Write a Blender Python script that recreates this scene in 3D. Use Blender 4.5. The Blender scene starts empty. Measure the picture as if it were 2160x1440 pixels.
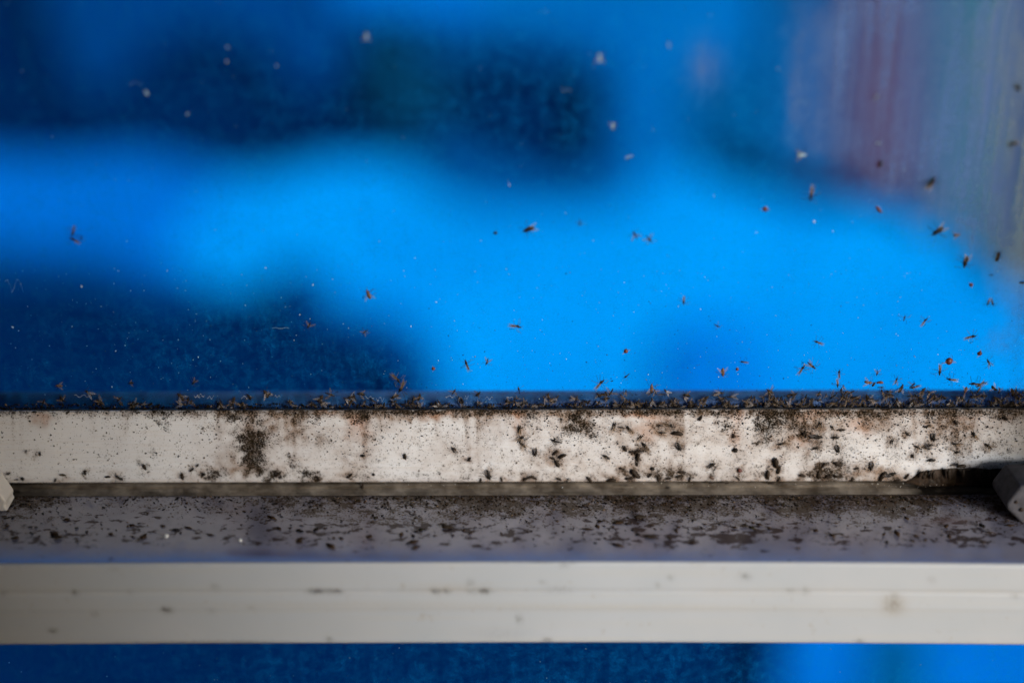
import bpy, math, random
import numpy as np
from mathutils import Vector, Matrix, Euler
R = math.radians
random.seed(7); rng = np.random.default_rng(7)
scene = bpy.context.scene
COL = scene.collection

# ------------------------------------------------------------------ camera
PITCH, ROLL, LENS, FOCUS = R(22), R(-0.12), 50.0, 0.300
WPX, HPX = 2160.0, 1440.0
FPX = LENS / 36.0 * WPX
rot = (Matrix.Rotation(math.pi/2 - PITCH, 3, 'X') @ Matrix.Rotation(ROLL, 3, 'Z'))
fwd = Vector((0, math.cos(PITCH), -math.sin(PITCH))); upv = Vector((0, math.sin(PITCH), math.cos(PITCH)))
CAM = -FOCUS * fwd + (147 / FPX * FOCUS) * upv       # origin = top edge of the upper sash's bottom rail
cd = bpy.data.cameras.new('camera'); cam = bpy.data.objects.new('camera', cd); COL.objects.link(cam)
cam.matrix_world = Matrix.Translation(CAM) @ rot.to_4x4()
cd.lens = LENS; cd.sensor_width = 36; cd.clip_start = 0.01; cd.clip_end = 200
cd.dof.use_dof = True; cd.dof.focus_distance = FOCUS; cd.dof.aperture_fstop = 2.9
scene.camera = cam

# ------------------------------------------------------------------ light
SUN_EL, SUN_AZ = R(12), R(40)          # low sun from the front right
world = bpy.data.worlds.new("World"); scene.world = world; world.use_nodes = True
wn = world.node_tree.nodes; wl = world.node_tree.links
sky = wn.new('ShaderNodeTexSky'); sky.sky_type = 'NISHITA'; sky.sun_disc = False
sky.sun_elevation = SUN_EL; sky.sun_rotation = math.pi - SUN_AZ
bg = wn['Background']; bg.inputs['Strength'].default_value = 0.14
wl.new(sky.outputs[0], bg.inputs[0])
sd = bpy.data.lights.new('sun', 'SUN'); sd.energy = 3.1; sd.angle = R(13); sd.color = (1, .993, .98)
sun = bpy.data.objects.new('sun', sd); COL.objects.link(sun)
to_sun = Vector((math.sin(SUN_AZ)*math.cos(SUN_EL), -math.cos(SUN_AZ)*math.cos(SUN_EL), math.sin(SUN_EL)))
sun.rotation_euler = to_sun.to_track_quat('Z', 'Y').to_euler(); sun.location = to_sun * 2
scene.view_settings.view_transform = 'Standard'; scene.view_settings.look = 'None'
scene.view_settings.exposure = 0.0; scene.view_settings.gamma = 1
scene.cycles.transparent_max_bounces = 24; scene.cycles.max_bounces = 8
scene.cycles.caustics_reflective = False; scene.cycles.caustics_refractive = False

# ------------------------------------------------------------------ measuring: photograph row/column <-> a real surface
Rm = np.array(rot); Cm = np.array(CAM)
def ray(px, py):
    d = np.array([(px - WPX/2)/FPX, -(py - HPX/2)/FPX, -1.0])
    return Rm @ d
def on_y(px, py, y):
    d = ray(px, py); return Vector(Cm + d * ((y - Cm[1]) / d[1]))
def on_z(px, py, z):
    d = ray(px, py); return Vector(Cm + d * ((z - Cm[2]) / d[2]))
def proj(co):
    q = (co - Cm) @ Rm
    return WPX/2 + FPX*q[:, 0]/-q[:, 2], HPX/2 - FPX*q[:, 1]/-q[:, 2]

Z_FACE = on_y(1080, 1016, 0).z           # bottom of the upper rail's face
Y_LEDGE = -0.0030
Z_LEDGE = on_y(1080, 1046, Y_LEDGE).z    # top of the lower sash's rail
SL = math.tan(R(4.5))                    # it falls towards the room
def on_ledge(px, py, up=0.0):
    d = ray(px, py); t = (Z_LEDGE+up-SL*Y_LEDGE - Cm[2] + SL*Cm[1])/(d[2]-SL*d[1]); return Vector(Cm+d*t)
Y_FRONT = on_ledge(1080, 1186).y         # its front edge
Z_FE = on_ledge(1080, 1186).z
def zf(row, y=None): return on_y(1080, row, Y_FRONT if y is None else y).z
Z_FBOT = zf(1357)
Y_LOW = -0.0185                           # lower pane
Y_PANE = 0.0032                           # upper pane (room side face)
Y_OUT = 0.017                             # outer sill strip
HW = 0.131                                # half width of the window

# ------------------------------------------------------------------ material helpers
def srgb(r, g, b):
    f = lambda c: (c/255/12.92) if c/255 <= .04045 else ((c/255+.055)/1.055)**2.4
    return (f(r), f(g), f(b), 1)
class N:
    def __init__(s, name):
        s.m = bpy.data.materials.new(name); s.m.use_nodes = True
        s.t = s.m.node_tree; s.b = s.t.nodes['Principled BSDF']; s.out = s.t.nodes['Material Output']; s.co = None
    def n(s, typ, **kw):
        x = s.t.nodes.new(typ)
        for k, v in kw.items(): setattr(x, k, v)
        return x
    def link(s, a, b): s.t.links.new(a, b)
    def put(s, sock, v):
        if hasattr(v, 'is_output'): s.link(v, sock)
        else:
            if isinstance(v, tuple) and len(v) == 3 and sock.type == 'RGBA': v = v + (1,)
            sock.default_value = v
    def vec(s, scale=(1000, 1000, 1000), loc=(0, 0, 0)):
        if s.co is None: s.co = s.n('ShaderNodeTexCoord').outputs['Object']
        m = s.n('ShaderNodeMapping'); s.link(s.co, m.inputs[0])
        m.inputs['Scale'].default_value = scale; m.inputs['Location'].default_value = loc
        return m.outputs[0]
    def noise(s, scale, detail=3, vs=(1000, 1000, 1000), loc=(0, 0, 0), rough=.55, dist=0):
        x = s.n('ShaderNodeTexNoise'); s.link(s.vec(vs, loc), x.inputs['Vector'])
        x.inputs['Scale'].default_value = scale; x.inputs['Detail'].default_value = detail
        x.inputs['Roughness'].default_value = rough; x.inputs['Distortion'].default_value = dist
        return x.outputs['Fac']
    def voro(s, scale, vs=(1000, 1000, 1000), loc=(0, 0, 0), feat='F1'):
        x = s.n('ShaderNodeTexVoronoi', feature=feat); s.link(s.vec(vs, loc), x.inputs['Vector'])
        x.inputs['Scale'].default_value = scale
        return x.outputs['Distance'], x.outputs['Color']
    def math(s, op, a, b=0.0, c=0.0, clamp=False):
        x = s.n('ShaderNodeMath', operation=op, use_clamp=clamp)
        s.put(x.inputs[0], a); s.put(x.inputs[1], b); s.put(x.inputs[2], c)
        return x.outputs[0]
    def rng(s, v, a, b, c=0.0, d=1.0, smooth=False):
        x = s.n('ShaderNodeMapRange', interpolation_type='SMOOTHSTEP' if smooth else 'LINEAR'); x.clamp = True
        for i, q in enumerate((v, a, b, c, d)): s.put(x.inputs[i], q)
        return x.outputs[0]
    def mix(s, f, a, b, mode='MIX'):
        x = s.n('ShaderNodeMix', data_type='RGBA', blend_type=mode)
        s.put(x.inputs[0], f); s.put(x.inputs[6], a); s.put(x.inputs[7], b)
        return x.outputs[2]
    def attr(s, name):
        return s.n('ShaderNodeAttribute', attribute_name=name).outputs['Fac']
    def bump(s, h, strength=.3, dist=.0001):
        x = s.n('ShaderNodeBump'); x.inputs['Strength'].default_value = strength; x.inputs['Distance'].default_value = dist
        s.link(h, x.inputs['Height']); s.link(x.outputs[0], s.b.inputs['Normal'])
    def done(s, color=None, rough=None, **kw):
        if color is not None: s.put(s.b.inputs['Base Color'], color)
        if rough is not None: s.put(s.b.inputs['Roughness'], rough)
        for k, v in kw.items(): s.put(s.b.inputs[k], v)
        return s.m

def mat_rail(name, white, ledge=False):
    k = N(name)
    big = k.noise(.09, 3); mid = k.noise(.6, 4); fine = k.noise(2.6, 3); tiny = k.noise(5.5, 2)
    streak = k.noise(1.0, 3, vs=(60, 3500, 3500))
    mold, tan, rust, pale = (k.attr(a) for a in ('mold', 'tan', 'rust', 'pale'))
    c = k.mix(k.rng(big, .35, .7), white, tuple(v*q for v, q in zip(white, (.93, .935, .95))))
    c = k.mix(k.rng(streak, .5, .72, 0, .28), c, (.58, .50, .42))
    tanf = k.math('MULTIPLY', tan, k.rng(mid, .25, .75, .55, 1.25), clamp=True)
    c = k.mix(k.math('MULTIPLY', tanf, .92), c, (.29, .20, .145))
    rustf = k.math('MULTIPLY', rust, k.rng(fine, .3, .7, .35, 1.2), clamp=True)
    c = k.mix(k.math('MULTIPLY', rustf, .8), c, (.50, .22, .10))
    # fine peppering, denser where the mould attribute is high
    dens = k.math('ADD', mold, k.rng(mid, .45, .75, 0, .28))
    thr = k.rng(dens, 0, 1, .64, .435)
    s1 = k.math('ADD', k.math('MULTIPLY', fine, .55), k.math('MULTIPLY', tiny, .45))
    sp = k.rng(k.math('SUBTRACT', s1, thr), -.02, .05)
    sc = k.mix(k.rng(k.noise(.35, 2, loc=(9, 3, 1)), .4, .6), (.012, .009, .005), (.050, .034, .018))
    c = k.mix(k.math('MULTIPLY', sp, .97), c, sc)
    c = k.mix(k.rng(mold, .25, .9, 0, .55), c, (.10, .075, .05), 'MULTIPLY')
    # small dots
    d, dc = k.voro(.95)
    sep = k.n('ShaderNodeSeparateColor'); k.link(dc, sep.inputs[0])
    rad = k.math('MULTIPLY', k.rng(sep.outputs[0], .25, 1, 0, .22), k.rng(dens, 0.02, .5, .15, 1.3))
    dot = k.rng(k.math('SUBTRACT', rad, d), -.03, .05)
    c = k.mix(k.math('MULTIPLY', dot, .85), c, (.05, .038, .022))
    k.bump(k.math('ADD', k.math('MULTIPLY', fine, .4), k.math('ADD', streak, sp)), .25, .00006)
    return k.done(c, .42, **{'Specular IOR Level': k.rng(k.math('ADD', mold, sp), 0, .6, .3, .03)})

def mat_ledge():
    k = N('ledge_plastic')
    mid = k.noise(.5, 4, vs=(800, 1000, 1000)); fine = k.noise(2.2, 3); big = k.noise(.12, 3)
    mold, tan, blot, pale = (k.attr(a) for a in ('mold', 'tan', 'blot', 'pale'))
    c = k.mix(k.rng(big, .35, .7), (.235, .24, .33), (.195, .20, .285))
    c = k.mix(k.math('MULTIPLY', k.math('MULTIPLY', tan, k.rng(mid, .3, .7, .6, 1.2)), .9, clamp=True), c, (.065, .043, .027))
    b = k.noise(.62, 4, vs=(520, 900, 1000), loc=(4, 2, 0), rough=.6)
    bl = k.rng(k.math('SUBTRACT', b, k.rng(blot, 0, 1, .68, .455)), -.01, .05)
    c = k.mix(k.math('MULTIPLY', bl, .93), c, (.028, .016, .016))
    thr = k.rng(mold, 0, 1, .70, .43)
    sp = k.rng(k.math('SUBTRACT', k.math('ADD', k.math('MULTIPLY', fine, .55), k.math('MULTIPLY', mid, .45)), thr), -.02, .05)
    c = k.mix(k.math('MULTIPLY', sp, .9), c, (.045, .03, .02))
    c = k.mix(pale, c, (.12, .075, .085))
    k.bump(fine, .2, .00006)
    return k.done(c, .2, **{'IOR': 1.8, 'Coat Weight': k.rng(k.math('ADD', bl, k.math('ADD', sp, tan)), 0, .9, 1.0, .15), 'Specular IOR Level': k.rng(k.math('ADD', bl, sp), 0, .8, .5, .12), 'Coat Roughness': .13})

def mat_front():
    k = N('front_bar_paint')
    big = k.noise(.05, 3); mid = k.noise(.35, 3); fine = k.noise(1.5, 3)
    mold, tan = k.attr('mold'), k.attr('tan')
    streak = k.noise(.5, 3, vs=(40, 2500, 2500))
    c = k.mix(k.rng(big, .35, .7), (.51, .55, .60), (.47, .52, .575))
    c = k.mix(k.rng(streak, .45, .75, 0, .3), c, (.53, .53, .50))
    c = k.mix(k.math('MULTIPLY', tan, k.rng(fine, .3, .7, .5, 1.1), clamp=True), c, (.42, .36, .26))
    faint = k.rng(k.math('ADD', mid, k.math('MULTIPLY', fine, .25)), .78, .95, 0, .45)
    c = k.mix(faint, c, (.34, .30, .25))
    m = k.math('MULTIPLY', mold, k.rng(fine, .3, .7, .4, 1.4), clamp=True)
    c = k.mix(m, c, (.05, .038, .028))
    return k.done(c, .4)

def simple(name, col, rough=.5, var=.25, scale=.8, **kw):
    k = N(name)
    f = k.noise(scale, 3)
    dark = tuple(v*(1-var) for v in col[:3]); lite = tuple(min(1, v*(1+var)) for v in col[:3])
    return k.done(k.mix(k.rng(f, .3, .7), dark, lite), rough, **kw)

def mat_glass():
    k = N('window_glass')
    tr = k.n('ShaderNodeBsdfTransparent'); tr.inputs[0].default_value = (.97, .985, .99, 1)
    gl = k.n('ShaderNodeBsdfGlossy'); gl.inputs['Roughness'].default_value = .02
    fr = k.n('ShaderNodeFresnel'); fr.inputs[0].default_value = 1.3
    mx = k.n('ShaderNodeMixShader'); k.link(fr.outputs[0], mx.inputs[0]); k.link(tr.outputs[0], mx.inputs[1]); k.link(gl.outputs[0], mx.inputs[2])
    k.link(mx.outputs[0], k.out.inputs[0]); return k.m

def mat_film():
    """dried dust and rain marks lying on the pane"""
    k = N('dust_film')
    haze, dust = k.attr('haze'), k.attr('dust')
    cloud = k.noise(.11, 5, rough=.65, dist=.6); mott = k.noise(.55, 4, rough=.7); grain = k.noise(3.0, 2)
    col = k.noise(.09, 3, vs=(1000, 1000, 90)); thin = k.noise(.55, 3, vs=(1000, 1000, 60))
    a = k.math('MULTIPLY', k.rng(cloud, .3, .75, .25, 1.1), k.rng(mott, .35, .68, .1, 1.3))
    a = k.math('MULTIPLY', a, k.rng(grain, .35, .68, .45, 1.6))
    a = k.math('MULTIPLY', a, k.rng(thin, .3, .7, .6, 1.4))
    a = k.math('MULTIPLY', a, k.math('MULTIPLY', dust, .22))
    streaks = k.math('MULTIPLY', k.rng(col, .35, .66, .45, 1.15), k.rng(thin, .32, .68, .62, 1.25))
    h = k.math('MULTIPLY', haze, k.math('MULTIPLY', streaks, k.rng(mott, .25, .7, .8, 1.12)))
    # scattered bright specks
    d, dc = k.voro(1.15); sep = k.n('ShaderNodeSeparateColor'); k.link(dc, sep.inputs[0])
    sp = k.rng(k.math('SUBTRACT', k.rng(sep.outputs[0], .8, 1, 0, .13), d), -.02, .03)
    sp = k.math('MULTIPLY', k.math('MULTIPLY', sp, dust), k.rng(mott, .4, .65, .1, .6))
    alpha = k.math('MAXIMUM', k.math('ADD', a, h), sp, clamp=True)
    colr = k.mix(k.rng(haze, 0, .3), (.002, .22, .66), (.10, .18, .40))  # blue light scattered from the sheets is put into the dust colour
    colr = k.mix(k.rng(sp, 0, .3), colr, (.16, .38, .52))
    df = k.n('ShaderNodeBsdfDiffuse'); k.put(df.inputs[0], colr)
    tr = k.n('ShaderNodeBsdfTransparent')
    mx = k.n('ShaderNodeMixShader'); k.link(alpha, mx.inputs[0]); k.link(tr.outputs[0], mx.inputs[1]); k.link(df.outputs[0], mx.inputs[2])
    k.link(mx.outputs[0], k.out.inputs[0]); return k.m

def mat_wing(name, col, a):
    k = N(name)
    tr = k.n('ShaderNodeBsdfTransparent'); tr.inputs[0].default_value = (.95, .9, .85, 1)
    df = k.n('ShaderNodeBsdfPrincipled'); k.put(df.inputs['Base Color'], col); df.inputs['Roughness'].default_value = .35
    v = k.noise(4, 3)
    mx = k.n('ShaderNodeMixShader'); k.link(k.rng(v, .3, .7, a*.6, min(1, a*1.4)), mx.inputs[0]); k.link(tr.outputs[0], mx.inputs[1]); k.link(df.outputs[0], mx.inputs[2])
    k.link(mx.outputs[0], k.out.inputs[0]); return k.m

LOWS = {'Specular IOR Level': .1}
M = dict(
    rail=mat_rail('rail_plastic', (.79, .81, .84)), ledge=mat_ledge(), front=mat_front(),
    glass=mat_glass(), film=mat_film(),
    body=simple('midge_body', (.010, .0075, .0055), .6, .5, 3, **{'Specular IOR Level': .22}), body_brown=simple('midge_body_brown', (.022, .0135, .0075), .6, .6, 3, **{'Specular IOR Level': .25}),
    body_red=simple('reddish_body', (.12, .03, .02), .5, .5, 3), body_orange=simple('orange_body', (.10, .05, .03), .5, .4, 3),
    leg=simple('midge_leg', (.022, .015, .011), .6), wing=mat_wing('midge_wing', (.22, .165, .115), .34),
    wing_pale=mat_wing('pale_wing', (.36, .33, .33), .28), halo=mat_wing('residue', (.34, .22, .22), .3),
    rubber=simple('black_rubber', (.006, .007, .009), .5), block=simple('white_block_plastic', (.62, .61, .60), .45, .06, .3),
    block_shaded=simple('shaded_block_plastic', (.075, .075, .088), .7, .3, .6, **{'Specular IOR Level': .2}),  # the shade on the right block is put into this dark grey
    black=simple('black_mould', (.008, .006, .004), .9, .5, 2, **LOWS), olive=simple('olive_mould', (.022, .019, .008), .9, .5, 2, **LOWS),
    brown=simple('brown_dirt', (.04, .024, .013), .9, .5, 2, **LOWS), tanc=simple('tan_crumb', (.16, .11, .07), .9, .4, 2, **LOWS),
    white=simple('white_fleck', (.75, .78, .8), .5, .1), fleck_blue=simple('pale_dust_grain', (.28, .42, .52), .6, .3),
    fibre=simple('white_fibre', (.62, .66, .72), .5, .1), stile=simple('stile_plastic', (.7, .69, .67), .4, .05),
)

# ------------------------------------------------------------------ object helpers
def link(o, parent=None):
    COL.objects.link(o)
    if parent is not None: o.parent = parent
    return o
def mesh_obj(name, verts, faces, mats, parent=None, smooth=True, mi=None):
    me = bpy.data.meshes.new(name)
    me.from_pydata([tuple(v) for v in verts] if not isinstance(verts, np.ndarray) else verts.tolist(), [], faces if isinstance(faces, list) else faces.tolist())
    for m in (mats if isinstance(mats, (list, tuple)) else [mats]): me.materials.append(m)
    if mi is not None: me.polygons.foreach_set('material_index', np.asarray(mi, dtype=np.int32))
    me.polygons.foreach_set('use_smooth', [smooth]*len(me.polygons)); me.update()
    return link(bpy.data.objects.new(name, me), parent)
def tag(o, label=None, cat=None, group=None, kind=None):
    for a, b in (('label', label), ('category', cat), ('group', group), ('kind', kind)):
        if b: o[a] = b
    return o
def empty(name, loc=(0, 0, 0)):
    o = bpy.data.objects.new(name, None); o.location = loc; o.empty_display_size = .002
    return link(o)
def grid_faces(nu, nv, off=0):
    i = np.arange(nu-1)[:, None]*nv + np.arange(nv-1)[None, :] + off
    return np.stack([i, i+nv, i+nv+1, i+1], -1).reshape(-1, 4)
def resample(pts, step):
    out = [np.array(pts[0])]
    for a, b in zip(pts[:-1], pts[1:]):
        a, b = np.array(a), np.array(b); n = max(1, int(round(np.linalg.norm(b-a)/step)))
        for q in range(1, n+1): out.append(a+(b-a)*q/n)
    return np.array(out)
def extrusion(name, prof, mats, parent, x0=-HW, x1=HW, dx=.0005, step=.0005, wob=None, matfn=None):
    """a profile (y,z) drawn along x; the face order makes the outside face the room for a profile listed top to bottom"""
    p = resample(prof, step); xs = np.arange(x0, x1+dx/2, dx)
    V = np.zeros((len(xs), len(p), 3)); V[..., 0] = xs[:, None]; V[..., 1] = p[None, :, 0]; V[..., 2] = p[None, :, 1]
    if wob is not None: wob(V)
    nv = len(p); F = grid_faces(len(xs), nv)
    mi = None
    if matfn is not None: mi = np.array([matfn(*((p[j]+p[j+1])/2)) for i in range(len(xs)-1) for j in range(nv-1)])
    verts = V.reshape(-1, 3); F = [list(map(int, f)) for f in F]
    n = len(xs)
    F.append([int(j) for j in range(nv)]); F.append([int((n-1)*nv + j) for j in range(nv)][::-1])
    if mi is not None: mi = np.append(mi, [mi[0], mi[0]])
    return mesh_obj(name, verts, F, mats, parent, True, mi)
def verts_of(o):
    me = o.data; a = np.empty(len(me.vertices)*3, np.float32); me.vertices.foreach_get('co', a); return a.reshape(-1, 3).astype(float)
def set_attr(o, name, val):
    at = o.data.attributes.new(name, 'FLOAT', 'POINT'); at.data.foreach_set('value', np.clip(val, 0, 1).astype(np.float32))
def blobs(u, v, L):
    s = np.zeros_like(u)
    for cx, cy, rx, ry, k in L: s += k*np.exp(-(((u-cx)/rx)**2 + ((v-cy)/ry)**2))
    return s
def vnoise(x, y, seed, sx, sy):
    """smooth value noise for uneven outlines and washes"""
    r = np.random.default_rng(seed); T = r.random((64, 64))
    a, b = x/sx, y/sy; i, j = np.floor(a).astype(int), np.floor(b).astype(int); f, g = a-i, b-j
    f, g = f*f*(3-2*f), g*g*(3-2*g); q = lambda m, n: T[m % 64, n % 64]
    return (q(i, j)*(1-f)+q(i+1, j)*f)*(1-g)+(q(i, j+1)*(1-f)+q(i+1, j+1)*f)*g
def box(name, x0, x1, y0, y1, z0, z1, m, parent=None, bev=.0004):
    o = mesh_obj(name, [(x, y, z) for x in (x0, x1) for y in (y0, y1) for z in (z0, z1)],
                 [[0, 1, 3, 2], [4, 6, 7, 5], [0, 4, 5, 1], [2, 3, 7, 6], [0, 2, 6, 4], [1, 5, 7, 3]], m, parent, False)
    if bev: b = o.modifiers.new('bevel', 'BEVEL'); b.width = bev; b.segments = 2
    return o

# ------------------------------------------------------------------ upper sash
upper = tag(empty('upper_sash', (0, 0, 0)), 'upper window sash with mould-speckled white bottom rail under the large pane', 'window sash')
TOP = .20
zg = zf(862, Y_PANE)
pane = box('glass_pane', -HW+.004, HW-.004, Y_PANE, Y_PANE+.003, zg-.004, TOP, M['glass'], upper, 0)
# the black seam where pane meets rail
def wob_seam(V):
    x, z = V[..., 0]*1000, V[..., 2]*1000
    V[..., 2] += (vnoise(x, z*0, 3, 1.3, 1)-.5)*.0003*(V[..., 1] < .0028)
extrusion('rubber_gasket', [(.0030, zg+.0005), (.0026, zg+.0003), (.0018, -.0001), (.0007, .0003), (.0005, -.0006)], M['rubber'], upper, dx=.001, step=.0003, wob=wob_seam)
rail = extrusion('bottom_rail', [(.0009, .0001), (.0003, .00012), (.00005, -.0001), (0, -.0004), (0, zf(978, 0)), (-.00015, zf(981, 0)), (-.00015, Z_FACE+.0002), (.0001, Z_FACE), (.003, Z_FACE)], M['rail'], upper, dx=.0004, step=.0004)
RV = verts_of(rail); ru, rv = proj(RV)
# where mould, tan stain and rust sit on the rail: (column, row, half width, half height, strength)
MOLD = [(530, 935, 30, 26, 1.1), (528, 965, 16, 22, .9), (545, 985, 22, 25, .6), (455, 1002, 22, 10, .9), (435, 1000, 14, 8, .5), (400, 985, 20, 6, .5),
        (570, 1006, 22, 12, .9), (595, 1005, 16, 10, .7), (620, 985, 14, 12, .6), (650, 1003, 28, 12, .8), (672, 1008, 10, 10, .8), (610, 970, 12, 12, .5),
        (345, 882, 16, 14, .8), (348, 904, 16, 8, .5), (500, 880, 34, 9, .6), (545, 888, 14, 8, .4), (665, 875, 34, 12, .65), (645, 895, 22, 14, .4),
        (765, 880, 26, 16, .6), (790, 915, 25, 16, .35), (850, 872, 44, 7, .5), (915, 868, 60, 5, .5), (1018, 880, 14, 18, .6), (1045, 868, 40, 6, .4),
        (1125, 888, 18, 16, .55), (1222, 890, 22, 20, .8), (1210, 912, 18, 14, .7), (1175, 930, 18, 10, .55), (1240, 905, 18, 14, .5), (1260, 925, 14, 12, .35),
        (1345, 948, 24, 7, .7), (1345, 970, 8, 18, .6), (1330, 1000, 40, 10, .45), (1400, 1000, 24, 12, .5), (1440, 1003, 24, 8, .4), (1370, 900, 26, 30, .12),
        (1528, 900, 17, 12, .9), (1548, 905, 14, 40, .35), (1620, 885, 42, 16, .85), (1612, 912, 22, 20, .45), (1605, 935, 14, 10, .25),
        (1695, 890, 30, 20, .6), (1690, 915, 16, 10, .5), (1655, 940, 24, 10, .3), (1750, 1000, 40, 16, .8), (1765, 975, 28, 12, .45), (1835, 975, 18, 14, .35),
        (1800, 880, 70, 10, .35), (1890, 905, 34, 12, .35), (1990, 890, 60, 16, .35), (2000, 925, 26, 20, .4), (1990, 955, 26, 14, .35), (1930, 880, 60, 9, .4), (2100, 880, 70, 10, .3),
        (215, 960, 36, 14, .22), (250, 985, 60, 8, .2), (325, 950, 12, 8, .5), (305, 985, 7, 12, .7), (85, 958, 6, 7, .5), (430, 905, 8, 6, .6), (180, 995, 7, 12, .7),
        (800, 960, 60, 30, .08), (960, 950, 14, 14, .4), (560, 915, 50, 20, .25), (690, 930, 40, 20, .18), (1360, 868, 60, 6, .5), (1500, 868, 80, 5, .4), (1650, 868, 90, 6, .6)]
TAN = [(520, 950, 70, 45, .45), (640, 895, 60, 35, .4), (560, 900, 60, 20, .4), (90, 885, 24, 14, .6), (770, 900, 60, 30, .5), (900, 878, 130, 10, .5),
       (600, 990, 130, 18, .35), (430, 990, 60, 12, .3), (1220, 900, 60, 35, .4), (1360, 910, 60, 35, .5), (1330, 985, 90, 26, .4), (1180, 975, 60, 30, .25), (1550, 910, 50, 60, .4),
       (1700, 900, 50, 40, .55), (1650, 940, 60, 25, .3), (1900, 900, 120, 30, .45), (2040, 890, 120, 20, .5), (2000, 935, 60, 40, .3), (1760, 990, 90, 22, .4), (1110, 900, 50, 30, .3),
       (960, 965, 60, 24, .25), (1020, 890, 20, 20, .5), (700, 960, 120, 40, .18), (1800, 890, 60, 20, .4), (1000, 870, 900, 6, .35), (1470, 900, 90, 30, .2), (1850, 1000, 60, 14, .35)]
RUST = [(755, 885, 12, 14, .8), (760, 905, 20, 20, .45), (920, 875, 30, 6, .8), (1085, 872, 12, 9, 1.0), (1340, 872, 26, 7, 1.0), (1365, 905, 20, 26, .45), (1555, 880, 16, 12, .7), (1550, 915, 12, 24, .5),
        (1705, 880, 22, 10, .6), (1810, 900, 22, 16, .55), (90, 882, 14, 9, .5), (1090, 900, 10, 26, .35), (1385, 880, 22, 8, .6), (1740, 870, 60, 5, .4), (2040, 880, 40, 6, .35), (680, 872, 18, 6, .8), (1690, 930, 20, 12, .4)]
w1 = vnoise(ru, rv, 11, 14, 11); w2 = vnoise(ru, rv, 12, 45, 30)
edge = np.clip((884-rv)/16, 0, 1)*(.35+.5*vnoise(ru, rv, 13, 60, 40))
left_clean = np.clip((ru-60)/500, .15, 1); right_more = np.clip((ru-1100)/700, 0, 1)
uw, vw = ru+(w1-.5)*26, rv+(vnoise(ru, rv, 15, 12, 12)-.5)*18
w3 = vnoise(ru, rv, 27, 7, 6); moldA = np.minimum(blobs(uw, vw, MOLD), 1.1)*(.30+.9*w1*w3*2)*np.where((abs(ru-535) < 60), 1.25, .8) + edge*.55 + .20*left_clean*w2 + .16*(vnoise(ru, rv, 28, 9, 7) > .78)*np.clip((ru-120)/200, .2, 1) + .14*right_more*w2 + .10*w1 + .12*np.clip((rv-985)/30, 0, 1)*w1
tanA = blobs(uw, vw, TAN)*(.7+1.3*w2*w1*1.6) + edge*.5 + .10*np.clip((ru-350)/300, 0, 1)*w2 + .2*np.clip((rv-1008)/6, 0, 1)
rustA = blobs(uw, vw, RUST)
dripL = 14+150*vnoise(ru, ru*0, 16, 22, 1)**3.2
drip = np.clip((dripL-(rv-866))/dripL, 0, 1)**.7*np.clip((vnoise(ru, ru*0, 18, 9, 1)-.15)*1.6, .15, 1)*(.6+.6*w1)
wash = np.clip((vnoise(uw, vw, 19, 85, 55)*.6+vnoise(uw, vw, 20, 30, 22)*.4-.47)*3.2, 0, 1)*np.clip((ru-240)/350, .12, 1)
low = np.clip((rv-(1000-22*vnoise(ru, ru*0, 26, 35, 1)))/26, 0, 1)
tanA = tanA + drip*.65*np.clip((ru-60)/500, .3, 1) + wash*.26 + low*.28*np.clip((ru-150)/400, .1, 1)
moldA = moldA + drip*.26 + wash*.05
for s in (-1, 1): box('stile', s*HW-.004*(s < 0), s*HW+.004*(s > 0)+.006*(s > 0)-.006*0, -.004, .008, Z_FACE, TOP, M['stile'], upper)
box('top_rail', -HW, HW, -.002, .008, TOP, TOP+.016, M['stile'], upper)

# unseen boards added to shade the window's ends, deep at left, shallow at right
k = N('shade_board_wood'); g = k.noise(.02, 4, vs=(1000, 1000, 120)); M['wood'] = k.done(k.mix(k.rng(g, .3, .7), (.03, .028, .027), (.05, .046, .044)), .6)
reveal = tag(empty('shade_boards', (0, 0, 0)), 'unseen dark boards and wall added to shade the ends of the window', 'shade boards'); reveal['kind'] = 'structure'
box('left_shade_board', -.165, -.150, -.17, .02, -.25, .24, M['wood'], reveal); box('right_shade_board', .152, .167, -.058, .02, -.25, .24, M['wood'], reveal)
box('sun_block_wall', -.70, .274, -.43, -.41, -.7, .6, M['wood'], reveal); box('top_shade_board', -.165, .167, -.12, .02, .2405, .256, M['wood'], reveal)  # wall added to dim the left end, upper board to dim the ledge

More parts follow.
